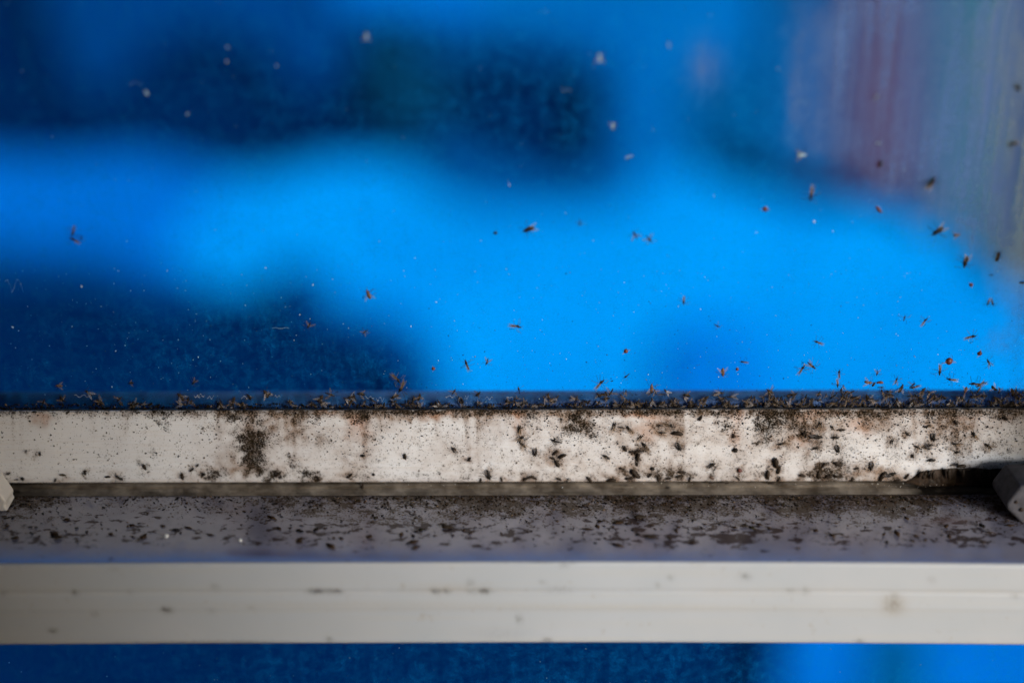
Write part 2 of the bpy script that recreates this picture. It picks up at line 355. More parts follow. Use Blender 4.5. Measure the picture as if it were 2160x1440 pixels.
# film of dust on the room side of the pane
def film(name, y, z0, z1, parent, upperp=True):
    xs = np.arange(-HW+.005, HW-.0049, .0012); zs = np.arange(z0, z1, .0012)
    V = np.stack(np.meshgrid(xs, [y], zs, indexing='ij'), -1).reshape(-1, 3)
    o = mesh_obj(name, V, grid_faces(len(xs), len(zs)), M['film'], parent); o['kind'] = 'stuff'
    u, v = proj(V)
    if upperp:
        w = vnoise(u, v, 21, 60, 60); ww = vnoise(u, v, 22, 18, 18)
        edge_u = np.interp(v, [-200, 0, 200, 320, 380, 430, 520, 640, 800, 1000], [1700, 1700, 1660, 1690, 1800, 1900, 2030, 2100, 2110, 2110])
        h = np.clip((u + (w-.5)*90 + (ww-.5)*26 - edge_u + 20)/150, 0, 1)
        fade = np.interp(v, [0, 450, 700, 860], [.80, .76, .62, .42])
        h = h*fade*(.75+.35*w) + .30*np.exp(-(((u-1490)/45)**2+((v-140)/60)**2)) + .8*np.clip((v-828-14*ww)/14, 0, 1)*(.3+.7*ww)*np.clip((u-200)/1400, 0, 1)
        d = .55+.45*vnoise(u, v, 23, 160, 120)+.35*np.exp(-(((u-1150)/180)**2+((v-220)/130)**2))+.3*np.exp(-(((u-650)/180)**2+((v-720)/90)**2))+.3*np.clip((v-700)/140, 0, 1)
    else: h = 0*u; d = .75+.3*vnoise(u, v, 24, 120, 80)
    set_attr(o, 'haze', h); set_attr(o, 'dust', d)
    return o
film('dust_film', Y_PANE-.00012, zg, TOP-.001, upper)

# ------------------------------------------------------------------ sealing bead between the sashes
def wob_bead(V):
    x = V[..., 0]*1000; t = np.clip((V[..., 2]-Z_LEDGE)/(Z_FACE-Z_LEDGE), 0, 1)
    V[..., 1] += (vnoise(x, t, 31, 6, 1)-.5)*.0010*t - .0007*np.exp(-((t-.72-.12*(vnoise(x, t*0, 37, 8, 1)-.5))/.12)**2) + (vnoise(x, t*4, 32, 1.6, 1)-.5)*.0002
    V[..., 2] += (vnoise(x, t, 33, 9, 1)-.5)*.00045*(t > .55)*(t < .99)
k = N('sealant')
f = k.noise(.25, 4); g = k.noise(1.6, 3, vs=(300, 1000, 1000))
gr = k.attr('shade_grime'); c = k.mix(k.rng(f, .35, .65), (.07, .055, .040), (.20, .172, .14)); c = k.mix(k.rng(g, .5, .75, 0, .5), c, (.035, .024, .015))
c = k.mix(gr, c, (.006, .005, .004)); k.bump(k.noise(.8, 4), .5, .0002); M['seal'] = k.done(c, .22, **{'Coat Weight': k.rng(gr, 0, 1, .5, 0), 'Specular IOR Level': k.rng(gr, 0, 1, .5, .05)})
zm = (Z_FACE+Z_LEDGE)/2
bead = tag(extrusion('sealing_bead', [(.0015, Z_FACE-.0001), (.0002, Z_FACE-.0003), (-.0003, Z_FACE-.0007), (-.00055, zm), (-.0009, Z_LEDGE+.0007), (-.0018, Z_LEDGE+.0003), (-.0035, Z_LEDGE-.0004)], M['seal'], None, dx=.0005, step=.0003, wob=wob_bead),
           'glossy grey-brown sealing bead running between the speckled rail and the ledge', 'sealant')

BV = verts_of(bead); bu, bv = proj(BV)
bn = vnoise(bu, bv, 35, 40, 14)
set_attr(bead, 'shade_grime', np.interp(bu+(bn-.5)*60, [0, 60, 120, 1880, 1975], [.8, .6, 0, 0, .93])+.35*(bv > 1037)*bn+.25*(bn > .7))  # dark ends are shade put into the colour, the patches are grime
# corner block's shadow on the rail's right foot, built as a brown patch
sx = np.arange(1905, 2200, 3.0); top_ = np.interp(sx, [1905, 1922, 1940, 1975, 2040, 2085, 2120, 2160, 2200], [1018, 1008, 993, 987, 985, 988, 984, 976, 972])+(vnoise(sx, sx*0, 36, 14, 1)-.5)*3
SV = []; nr = 10
for i, a in enumerate(sx):
    for j in range(nr):
        t = j/(nr-1); p = on_y(a, top_[i]+(1021-top_[i])*t, 0); th = .0006*math.sin(math.pi*min(1, t*.5+.02))**.6*min(1, (i+1)/12)
        SV.append((p.x, -.00015-th*(.75+.5*random.random()*.6), p.z))
k = N('brown_shade'); f = k.noise(.8, 4); k.bump(k.noise(1.2, 3), .5, .0002)
M['shade_patch'] = k.done(k.mix(k.rng(f, .3, .7), (.008, .005, .003), (.045, .026, .015)), .5, **{'Specular IOR Level': .25})
tag(mesh_obj('shadow_patch', SV, grid_faces(len(sx), nr), M['shade_patch'], None), 'brown patch standing in for shadow along the right foot of the speckled rail', 'smear')

# ------------------------------------------------------------------ lower sash
lower = tag(empty('lower_sash', (0, 0, 0)), 'lower window sash whose pale grey rail crosses nearest to the viewer', 'window sash')
def matfn(y, z): return 0 if z > Z_FE-.0001 else 1
r_ = .0007
prof = [(-.0022, Z_LEDGE-.004), (-.0022, Z_LEDGE-.0003), (-.0026, Z_LEDGE), (Y_FRONT+r_, Z_FE)]
for a in (22, 45, 68, 90): prof.append((Y_FRONT+r_-r_*math.sin(R(a)), Z_FE-r_+r_*math.cos(R(a))))
prof += [(Y_FRONT, zf(1243)), (Y_FRONT+.00015, zf(1246)), (Y_FRONT-.00005, zf(1249)), (Y_FRONT-.0003, zf(1280)), (Y_FRONT-.0002, zf(1284)), (Y_FRONT+.0002, Z_FBOT+.0004), (Y_FRONT+.0005, Z_FBOT), (Y_LOW+.004, Z_FBOT+.001)]
def wob_bar(V):
    f = np.clip((Y_LEDGE-V[..., 1])/.02, 0, 1); x = V[..., 0]
    V[..., 2] -= f*(.0007*np.clip(x/.1, 0, 2)**2+.0002*np.clip(-x/.1, 0, 2)**2)-f*(vnoise(x*1000, x*0, 45, 23, 1)-.5)*.00012
bar = extrusion('meeting_rail', prof, [M['ledge'], M['front']], lower, dx=.0008, step=.0006, wob=wob_bar, matfn=matfn)
LV = verts_of(bar); lu, lv = proj(LV)
isl = LV[:, 2] > Z_FE-.0002
lw = vnoise(lu, lv, 41, 60, 22); lw2 = vnoise(lu, lv, 42, 200, 60)
LB = [(1070, 1082, 50, 14, .5), (1350, 1095, 34, 12, .9), (1660, 1062, 50, 10, .5), (940, 1115, 30, 10, .5), (120, 1130, 60, 16, .4), (620, 1130, 60, 16, .4), (1550, 1135, 60, 14, .5), (1370, 1132, 30, 8, .5), (700, 1120, 40, 10, .4), (2080, 1145, 60, 14, .5), (850, 1110, 60, 14, .4), (240, 1130, 30, 10, .4)]
blot = np.interp(lv, [1040, 1080, 1095, 1125, 1145, 1158, 1170, 1186], [.1, .25, .5, .62, .6, .25, .05, .0])*(.6+.6*lw2)+blobs(lu, lv, LB)*.55
blot *= np.interp(lu, [0, 300, 2160], [.85, 1, 1.1])
set_attr(bar, 'blot', np.where(isl, blot, 0))
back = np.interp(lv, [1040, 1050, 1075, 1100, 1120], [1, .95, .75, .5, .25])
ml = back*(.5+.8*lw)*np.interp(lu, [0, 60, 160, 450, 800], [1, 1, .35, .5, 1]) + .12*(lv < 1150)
ln = (lv-1246)
mf = np.exp(-(ln/5)**2)*np.clip(blobs(lu, lv*0, [(668, 0, 16, 9, .9), (696, 0, 8, 9, .6), (712, 0, 9, 9, .6), (918, 0, 9, 9, .8), (942, 0, 7, 9, .6), (994, 0, 9, 9, .4), (1022, 0, 10, 9, 1), (1010, 0, 400, 9, .06)]), 0, 1)
FS = [(158, 1249, 7, 6, .6), (200, 1294, 5, 6, .5), (352, 1286, 11, 6, .7), (345, 1283, 5, 4, .4), (112, 1329, 9, 5, .7), (453, 1237, 9, 7, .3), (992, 1228, 8, 7, .35), (1095, 1304, 5, 9, .6), (1573, 1215, 9, 6, .5), (1414, 1217, 7, 5, .35), (1145, 1227, 7, 4, .3), (1387, 1233, 6, 5, .3),
      (1885, 1274, 18, 16, .35), (1888, 1255, 8, 5, .25), (1699, 1245, 7, 8, .3), (1669, 1245, 9, 5, .28), (1965, 1222, 8, 7, .22), (694, 1348, 6, 6, .6), (1155, 1349, 9, 5, .6), (1813, 1352, 9, 5, .5), (1190, 1190, 8, 5, .4), (2142, 1256, 10, 6, .3), (445, 1287, 7, 6, .2), (530, 1281, 8, 4, .25), (275, 1248, 6, 5, .25), (8, 1250, 6, 6, .3),
      (350, 1353, 160, 2.5, .4), (500, 1352, 90, 2.5, .5), (240, 1199, 8, 6, .15), (1050, 1336, 60, 14, .10), (1180, 1243, 30, 8, .15)]
mf = mf + blobs(lu, lv, FS)
set_attr(bar, 'mold', np.where(isl, ml, mf)); 
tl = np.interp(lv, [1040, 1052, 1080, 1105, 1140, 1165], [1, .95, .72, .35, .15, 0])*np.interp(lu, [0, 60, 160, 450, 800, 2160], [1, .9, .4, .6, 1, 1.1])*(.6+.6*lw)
tf = .25*np.exp(-(ln/7)**2)*vnoise(lu, lv, 44, 80, 30)+blobs(lu, lv, [(560, 1275, 500, 8, .2), (1200, 1278, 500, 10, .2), (950, 1240, 80, 10, .3), (1885, 1275, 24, 20, .5)])
set_attr(bar, 'tan', np.where(isl, tl, tf)); set_attr(bar, 'rust', lu*0)
pl = blobs(lu, lv, [(545, 1166, 60, 9, .75), (640, 1170, 120, 8, .45), (800, 1174, 160, 6, .3), (490, 1164, 16, 7, .4), (2010, 1098, 60, 8, .5)])
set_attr(bar, 'pale', np.where(isl, pl*(.7+.5*lw), 0))
ZB = zf(1700, Y_LOW)
lowpane = box('glass_pane', -HW+.004, HW-.004, Y_LOW, Y_LOW+.003, ZB, Z_FBOT+.006, M['glass'], lower, 0)
film('dust_film', Y_LOW-.00012, ZB+.001, Z_FBOT+.0008, lower, False)
for s in (-1, 1): box('stile', min(s*HW, s*HW+s*.012), max(s*HW, s*HW+s*.012), Y_FRONT+.002, Y_LOW+.006, ZB, Z_FE-.0045, M['stile'], lower)
box('bottom_rail', -HW, HW, Y_FRONT+.002, Y_LOW+.006, ZB-.015, ZB-.0005, M['stile'], lower)

# ------------------------------------------------------------------ outer sill strip seen through the pane
k = N('outer_sill_plastic')
f = k.noise(.05, 3); g = k.noise(.5, 4)
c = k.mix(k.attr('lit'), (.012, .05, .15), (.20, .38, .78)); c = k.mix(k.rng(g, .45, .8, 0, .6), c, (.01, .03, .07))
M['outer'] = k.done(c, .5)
zo = zf(827, Y_OUT)
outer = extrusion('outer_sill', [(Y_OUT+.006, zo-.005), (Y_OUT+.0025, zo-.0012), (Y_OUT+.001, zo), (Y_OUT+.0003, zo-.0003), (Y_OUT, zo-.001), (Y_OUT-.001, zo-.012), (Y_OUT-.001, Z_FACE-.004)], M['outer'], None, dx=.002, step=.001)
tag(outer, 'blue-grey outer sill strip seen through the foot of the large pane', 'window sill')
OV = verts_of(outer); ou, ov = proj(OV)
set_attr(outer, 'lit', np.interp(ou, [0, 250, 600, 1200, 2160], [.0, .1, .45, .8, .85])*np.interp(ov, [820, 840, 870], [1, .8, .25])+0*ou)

# ------------------------------------------------------------------ end blocks on the ledge
def prism_block(name, pts, y0, y1, m, label, lean=0, spots=()):
    """a moulded corner block: outline (x,z) facing the room, with depth"""
    root = tag(empty(name, (pts[0][0], y0, Z_LEDGE)), label, 'end block')
    n = len(pts); o0 = Vector(root.location)
    lo = SL*(y0-Y_LEDGE); V = [Vector((x, y0, z+(lo-.0001 if z < Z_LEDGE+.0001 else 0)))-o0 for x, z in pts]+[Vector((x+lean, y1, z)) - o0 for x, z in pts]
    F = [list(range(n))[::-1], list(range(n, 2*n))]+[[i, (i+1) % n, (i+1) % n+n, i+n] for i in range(n)]
    b = mesh_obj('block_body', V, F, m, root, False); bb = b.modifiers.new('bevel', 'BEVEL'); bb.width = .0006; bb.segments = 3
    for (x, z, s) in spots:
        cr = mesh_obj('dirt_spot', *ball(s, .5), M['body_brown'], root); cr.location = Vector((x, y0-.0001, z))-o0
    return root
def ball(r, flat=1, nu=8, nv=5):
    V = [(0, 0, r)]+[(r*math.sin(math.pi*j/nv)*math.cos(2*math.pi*i/nu), flat*r*math.sin(math.pi*j/nv)*math.sin(2*math.pi*i/nu), r*math.cos(math.pi*j/nv)) for j in range(1, nv) for i in range(nu)]+[(0, 0, -r)]
    F = [[0, 1+i, 1+(i+1) % nu] for i in range(nu)]
    for j in range(nv-2):
        F += [[1+j*nu+i, 1+(j+1)*nu+i, 1+(j+1)*nu+(i+1) % nu, 1+j*nu+(i+1) % nu] for i in range(nu)]
    e = 1+(nv-2)*nu; F += [[e+i, e+nu, e+(i+1) % nu] for i in range(nu)]
    return V, F
yb = -.0085
q = lambda x, y, yy=yb: (on_y(x, y, yy).x, on_y(x, y, yy).z)
pl_ = [q(-60, 985), q(-8, 1012), q(19, 1054), q(17, 1063), (q(24, 1070)[0], Z_LEDGE-.0002+.0004), (-HW-.008, Z_LEDGE+.0002)]
prism_block('corner_block', [(-HW-.008, q(0, 1000)[1]), q(-14, 1020), q(12, 1058), q(10, 1067), (q(15, 1072)[0], Z_LEDGE+.00005), (-HW-.008, Z_LEDGE+.00005)], yb, -.003, M['block'],
            'white plastic corner block at the rail junction on the left edge')
yb2 = -.014
q2 = lambda x, y: (on_y(x, y, yb2).x, on_y(x, y, yb2).z)
prism_block('corner_block', [(HW+.008, q2(2175, 1024)[1]), (q2(2175, 1024)[0], q2(2175, 1024)[1]), q2(2152, 1026), q2(2124, 1062), q2(2124, 1074), (q2(2156, 1110)[0], Z_LEDGE+.00005), (HW+.008, Z_LEDGE+.00005)], yb2, -.0038, M['block_shaded'],
            'dirty corner block with shade put into its grey, on the right edge', 0, [(q2(2143, 1058)[0], q2(2143, 1058)[1], .0004), (q2(2154, 1074)[0], q2(2154, 1074)[1], .0005)])

# ------------------------------------------------------------------ crumbs, specks and grains (uncountable)
OCT = np.array([(1, 0, 0), (0, 1, 0), (-1, 0, 0), (0, -1, 0), (0, 0, 1), (0, 0, -1)], float)
OF = np.array([(0, 1, 4), (1, 2, 4), (2, 3, 4), (3, 0, 4), (1, 0, 5), (2, 1, 5), (3, 2, 5), (0, 3, 5)])
def crumbs(name, P, S, mats, mi, parent, normal='y', flat=.4, label=None, cat=None, elong=.35):
    n = len(P); base = OCT[None]*(1+.45*(rng.random((n, 6, 1))-.5)); el = 1+elong*rng.random(n)*2
    a = rng.random(n)*6.283; ca, sa = np.cos(a), np.sin(a)
    X = base[..., 0]*el[:, None]; Y = base[..., 1]; Z = base[..., 2]*flat
    U, W = X*ca[:, None]-Y*sa[:, None], X*sa[:, None]+Y*ca[:, None]
    V = np.stack([U, -Z, W], -1) if normal == 'y' else np.stack([U, W, Z], -1)
    V = V*S[:, None, None]+P[:, None, :]
    F = (OF[None]+np.arange(n)[:, None, None]*6).reshape(-1, 3)
    o = mesh_obj(name, V.reshape(-1, 3), F, mats, parent, True, np.repeat(mi, 8)); o['kind'] = 'stuff'
    if label: o['label'] = label
    if cat: o['category'] = cat
    return o
mats4 = [M['black'], M['olive'], M['brown'], M['tanc']]
# specks on the rail follow the mould map
U = rng.uniform(-20, 2180, 60000); Vv = 868+(rng.random(60000)**1.25)*148
uu, vv = U+(vnoise(U, Vv, 15, 14, 11)-.5)*26, Vv+(vnoise(U, Vv, 15, 12, 12)-.5)*18
den = .03+blobs(uu, vv, MOLD)*.55+np.clip((884-Vv)/18, 0, 1)*.35+.05*np.clip((U-900)/900, 0, 1)+.06*(vnoise(U, Vv, 51, 25, 20) > .62)
keep = rng.random(60000) < den*.5*(.4+1.2*vnoise(U, Vv, 27, 7, 6))
U, Vv, den = U[keep], Vv[keep], den[keep]
P = np.array([on_y(a, b, 0) for a, b in zip(U, Vv)]); P[:, 1] = -.0001
P = P[P[:, 2] > Z_FACE+.0002]; n = len(P); den = den[:n]
S = .00006+.00012*rng.random(n)**3+.00007*np.clip(den, 0, 1)*rng.random(n)
crumbs('mould_specks', P, S, mats4, rng.choice(4, n, p=[.42, .26, .24, .08]), upper)
# debris lying in the seam
n = 5200; u = rng.uniform(-20, 2180, n); h = rng.random(n)**1.8
dens_seam = np.interp(u, [0, 300, 600, 1100, 1250, 1600, 2160], [.75, .7, .65, .6, .9, 1, 1]); keep = rng.random(n) < dens_seam; u, h = u[keep], h[keep]; n = len(u)
P = np.array([on_y(a, 866-b*15, Y_PANE-.0006-.001*(1-b)) for a, b in zip(u, h)])
crumbs('seam_debris', P, .00007+.00022*rng.random(n)**2, mats4, rng.choice(4, n, p=[.66, .12, .17, .05]), upper, flat=.8)
# specks stuck on the pane (dark) and pale grains
n = 900; u = rng.uniform(0, 2160, n); v = 860-rng.exponential(75, n)-2
k_ = (v > 300) & (rng.random(n) < np.interp(u, [0, 800, 1200, 2160], [.15, .35, .9, 1]))
u, v = u[k_], v[k_]; P = np.array([on_y(a, b, Y_PANE-.00025) for a, b in zip(u, v)])
crumbs('pane_specks', P, .00004+.00010*rng.random(len(P))**2, mats4, rng.choice(4, len(P), p=[.5, .1, .3, .1]), upper)
n = 1400; u = rng.uniform(0, 2160, n); v = np.where(rng.random(n) < .6, rng.uniform(560, 860, n), rng.uniform(0, 860, n))
P = np.array([on_y(a, b, Y_PANE-.00025) for a, b in zip(u, v)])
crumbs('pale_grains', P, .00003+.00010*rng.random(n)**4, [M['fleck_blue'], M['white']], rng.choice(2, n, p=[.85, .15]), upper)
n = 160; P = np.array([on_y(a, b, Y_LOW-.0003) for a, b in zip(rng.uniform(0, 2160, n), rng.uniform(1350, 1445, n))])
crumbs('pale_grains', P, .00003+.00008*rng.random(n)**4, [M['fleck_blue'], M['white']], rng.choice(2, n, p=[.93, .07]), lower)
# crumbs on the ledge
n = 7000; u = rng.uniform(0, 2160, n); v = 1046+rng.exponential(17, n); k_ = (v < 1120) & (rng.random(n) < np.interp(u, [0, 60, 150, 450, 800], [1, 1, .3, .5, 1]))
u, v = u[k_], v[k_]; P = np.array([on_ledge(a, b) for a, b in zip(u, v)]); P[:, 2] += .00005
n = len(P); crumbs('ledge_dirt', P, .00006+.00024*rng.random(n)**4, mats4, rng.choice(4, n, p=[.45, .08, .42, .05]), lower, 'z', .35, elong=.6)
n = 230; u = rng.uniform(0, 2160, n); v = rng.normal(1120, 15, n); k_ = (v > 1085) & (v < 1162); P = np.array([on_ledge(a, b) for a, b in zip(u[k_], v[k_])]); P[:, 2] += .0001
n = len(P); crumbs('ledge_clods', P, .00018+.0006*rng.random(n)**2.4, mats4, rng.choice(4, n, p=[.2, .05, .75, 0]), lower, 'z', .15, elong=.9)
# glittering grains on the bead and the foot of the rail
uu_ = np.concatenate([rng.uniform(1290, 2000, 170), rng.normal(1500, 60, 30), rng.uniform(760, 1250, 26)]); vv_ = rng.uniform(1018, 1042, len(uu_))
P = np.array([on_y(a, b, -.0007) for a, b in zip(uu_, vv_)])
M['glint'] = simple('wet_glint', (.85, .83, .8), .08, .05, 1, **{'Coat Weight': 1.0})
crumbs('wet_grains', P, .00004+.00009*rng.random(len(P))**3, [M['glint']], np.zeros(len(P), int), bead, flat=.9)
uu_ = np.concatenate([rng.normal(1640, 25, 26), rng.normal(1880, 50, 90), rng.normal(1760, 40, 40), rng.normal(1400, 60, 40)]); vv_ = 1012-rng.random(len(uu_))*32
P = np.array([on_y(a, b, -.0003) for a, b in zip(uu_, vv_)])
crumbs('wet_grains', P, .00004+.00007*rng.random(len(P))**3, [M['glint']], np.zeros(len(P), int), upper, flat=.9)

# ------------------------------------------------------------------ insects (unit: body about 1 long, head towards +x, lying on z=0)
def lathe(prof, seg=7, flat=.8, bend=0.0, jit=.55):
    V, F = [], []; jr = random.Random(int(bend*1e6)+len(prof))
    for (x, r) in prof:
        for i in range(seg):
            a = 2*math.pi*i/seg; q_ = r*(1+jit*(jr.random()-.5)); V.append((x+jit*.08*(jr.random()-.5), q_*math.cos(a)+bend*x*x, q_*flat*math.sin(a)+.10))
    n = len(prof)
    for j in range(n-1):
        F += [[j*seg+i, j*seg+(i+1) % seg, (j+1)*seg+(i+1) % seg, (j+1)*seg+i] for i in range(seg)]
    F += [list(range(seg))[::-1], [(n-1)*seg+i for i in range(seg)]]
    return V, F
def tube(V, F, pts, r):
    o = len(V)
    for p in pts:
        for i in range(3): V.append((p[0]+r*math.cos(2.09*i), p[1]+r*math.cos(2.09*i+1.57), p[2]+r*math.sin(2.09*i)))
    for j in range(len(pts)-1): F += [[o+j*3+i, o+j*3+(i+1) % 3, o+(j+1)*3+(i+1) % 3, o+(j+1)*3+i] for i in range(3)]
def wingshape(side, ang, ln=.95, wd=.30, root=(.12, .0, .17), rs=None):
    V, F = [], []; n = 9; a = R(ang)
    def tr(u, w, z):
        x, y = -u*math.cos(a)-w*math.sin(a)*1, u*math.sin(a)-w*math.cos(a)
        return (root[0]+x, (root[1]+y)*side, root[2]+z)
    V.append(tr(0, 0, 0))
    for i in range(n+1):
        t = i/n; w = wd*math.sin(math.pi*min(1, t**.8))**.8*.5
        V.append(tr(t*ln, w, .03*math.sin(3*t))); V.append(tr(t*ln, -w*.8, .02+.03*math.sin(3*t)))
    for i in range(n): F.append([1+2*i, 3+2*i, 4+2*i, 2+2*i])
    return V, F
PROFILES = {
    'slim': [(-.55, .015), (-.48, .05), (-.3, .075), (-.1, .08), (.02, .07), (.08, .10), (.2, .13), (.32, .09), (.36, .05), (.42, .075), (.48, .06), (.52, .02)],
    'fat': [(-.5, .03), (-.42, .12), (-.25, .19), (-.05, .19), (.05, .15), (.12, .18), (.25, .17), (.34, .09), (.4, .1), (.47, .07), (.5, .02)],
    'ball': [(-.42, .05), (-.36, .2), (-.2, .34), (0, .4), (.2, .34), (.34, .22), (.42, .08)],
    'pupa': [(-.55, .05), (-.48, .13), (-.3, .19), (0, .21), (.25, .19), (.42, .13), (.52, .04)],
}
MESH = {}
def get_body(kind, var):
    key = ('b', kind, var)
    if key not in MESH:
        r = random.Random(hash_(kind)+var); V, F = lathe([(x, s*(1+.2*(r.random()-.5))) for x, s in PROFILES[kind]], bend=(r.random()-.5)*.5)
        me = bpy.data.meshes.new('midge_body'); me.from_pydata(V, [], F); me.polygons.foreach_set('use_smooth', [True]*len(F)); MESH[key] = me
    return MESH[key]
def hash_(s): return sum(ord(c)*(i+3) for i, c in enumerate(s))
def get_legs(spread, var):
    key = ('l', spread, var)
    if key not in MESH:
        r = random.Random(91+var); V, F = [], []
        for s in (-1, 1):
            for j, x in enumerate((.25, .14, .04)):
                a = R((60, 95, 130)[j]+r.uniform(-20, 20)); L1, L2 = spread*r.uniform(.28, .4), spread*r.uniform(.3, .5)
                p1 = (x+L1*math.cos(a), s*(.06+L1*math.sin(a)), .22+.08*r.random()); b = a+R(r.uniform(-45, 35))
                tube(V, F, [(x, s*.06, .1), p1, (p1[0]+L2*math.cos(b), p1[1]+s*L2*math.sin(b), .01)], .016)
            tube(V, F, [(.48, s*.03, .12), (.62, s*.1, .16), (.75, s*(.12+.1*r.random()), .1)], .012)
        me = bpy.data.meshes.new('midge_legs'); me.from_pydata(V, [], F); MESH[key] = me
    return MESH[key]
def get_wing(side, ang):
    key = ('w', side, ang)
    if key not in MESH:
        V, F = wingshape(side, ang); me = bpy.data.meshes.new('midge_wing'); me.from_pydata(V, [], F); me.polygons.foreach_set('use_smooth', [True]*len(F)); MESH[key] = me
    return MESH[key]
def inst(name, me, mat, parent):
    o = bpy.data.objects.new(name, me)
    if not me.materials: me.materials.append(mat)
    link(o, parent); o.material_slots[0].link = 'OBJECT'; o.material_slots[0].material = mat
    return o
SURF = {'shade_patch': lambda x, y: (on_y(x, y, -.0013), 'y'), 'pane': lambda x, y: (on_y(x, y, Y_PANE-.0004), 'y'), 'rail': lambda x, y: (on_y(x, y, -.0002), 'y'), 'seam': lambda x, y: (on_y(x, y, .0012), 'y'),
        'bead': lambda x, y: (on_y(x, y, -.0010), 'y'), 'ledge': lambda x, y: (on_ledge(x, y, .00005), 'z')}
def orient(o, surf, px, py, size, ang, tilt=0):
    p, nrm = SURF[surf](px, py); th = R(ang)
    if nrm == 'y': m = Matrix(((math.cos(th), -math.sin(th), 0), (0, 0, -1), (math.sin(th), math.cos(th), 0)))
    else: m = Matrix(((math.cos(th), -math.sin(th), 0), (math.sin(th), math.cos(th), 0), (0, 0, 1)))
    m = m @ Matrix.Rotation(tilt, 3, 'X')
    o.matrix_world = Matrix.Translation(p) @ m.to_4x4() @ Matrix.Diagonal((size, size, size, 1))
def insect(px, py, surf, kind, size, ang, label, var=0):
    """size in tenths of a millimetre"""
    body = {'midge': 'slim', 'folded': 'slim', 'star': 'slim', 'bug': 'fat', 'fly': 'fat', 'ball': 'ball', 'pupa': 'pupa', 'seed': 'ball', 'red': 'pupa', 'moth': 'fat', 'bare': 'slim'}[kind]
    nm = {'midge': 'midge', 'folded': 'midge', 'star': 'midge', 'bug': 'bug', 'fly': 'fly', 'ball': 'curled_bug', 'pupa': 'pupa', 'seed': 'squashed_bug', 'red': 'red_bug', 'moth': 'moth_fly', 'bare': 'midge'}[kind]
    cat = {'midge': 'midge', 'bug': 'bug', 'fly': 'fly', 'curled_bug': 'bug', 'pupa': 'pupa', 'squashed_bug': 'bug', 'red_bug': 'bug', 'moth_fly': 'moth fly'}[nm]
    if surf == 'rail' and px > 1935 and py > 978: surf = 'shade_patch'
    root = tag(empty(nm), label, cat, GROUP[surf]); orient(root, surf, px, py, size*1e-4, ang, random.uniform(-.25, .25)*(kind != 'star'))
    var = var or random.randrange(1, 5)
    if surf == 'pane' and py < 420 and kind in ('moth', 'bare'): kind_m = 'grey'
    else: kind_m = kind
    bm = {'grey': M['fleck_blue'], 'seed': M['body_red'], 'red': M['body_red'], 'moth': M['body_orange'], 'bug': M['body_brown'], 'pupa': M['body_brown']}.get(kind_m, M['body'])
    inst('body', get_body(body, var), bm, root)
    if kind in ('midge', 'folded', 'star', 'fly', 'bug', 'moth', 'bare', 'seed'):
        inst('legs', get_legs({'star': 1.6, 'bug': .7, 'seed': .8}.get(kind, 1), var), M['leg'], root)
    if kind in ('midge', 'folded', 'fly', 'moth', 'seed'):
        a = {'midge': random.choice((25, 35, 50)), 'folded': 8, 'fly': 20, 'moth': 40, 'seed': 70}[kind]
        for s in (-1, 1): inst('wing', get_wing(s, a), {'moth': M['wing_pale'], 'seed': M['halo'], 'fly': M['wing_pale']}.get(kind, M['wing']), root)
    return root
GROUP = {'shade_patch': 'dead insects on the speckled rail', 'pane': 'insects stuck to the large pane', 'rail': 'dead insects on the speckled rail', 'seam': 'midges heaped along the black seam', 'bead': 'insects on the sealing bead', 'ledge': 'insects on the ledge'}
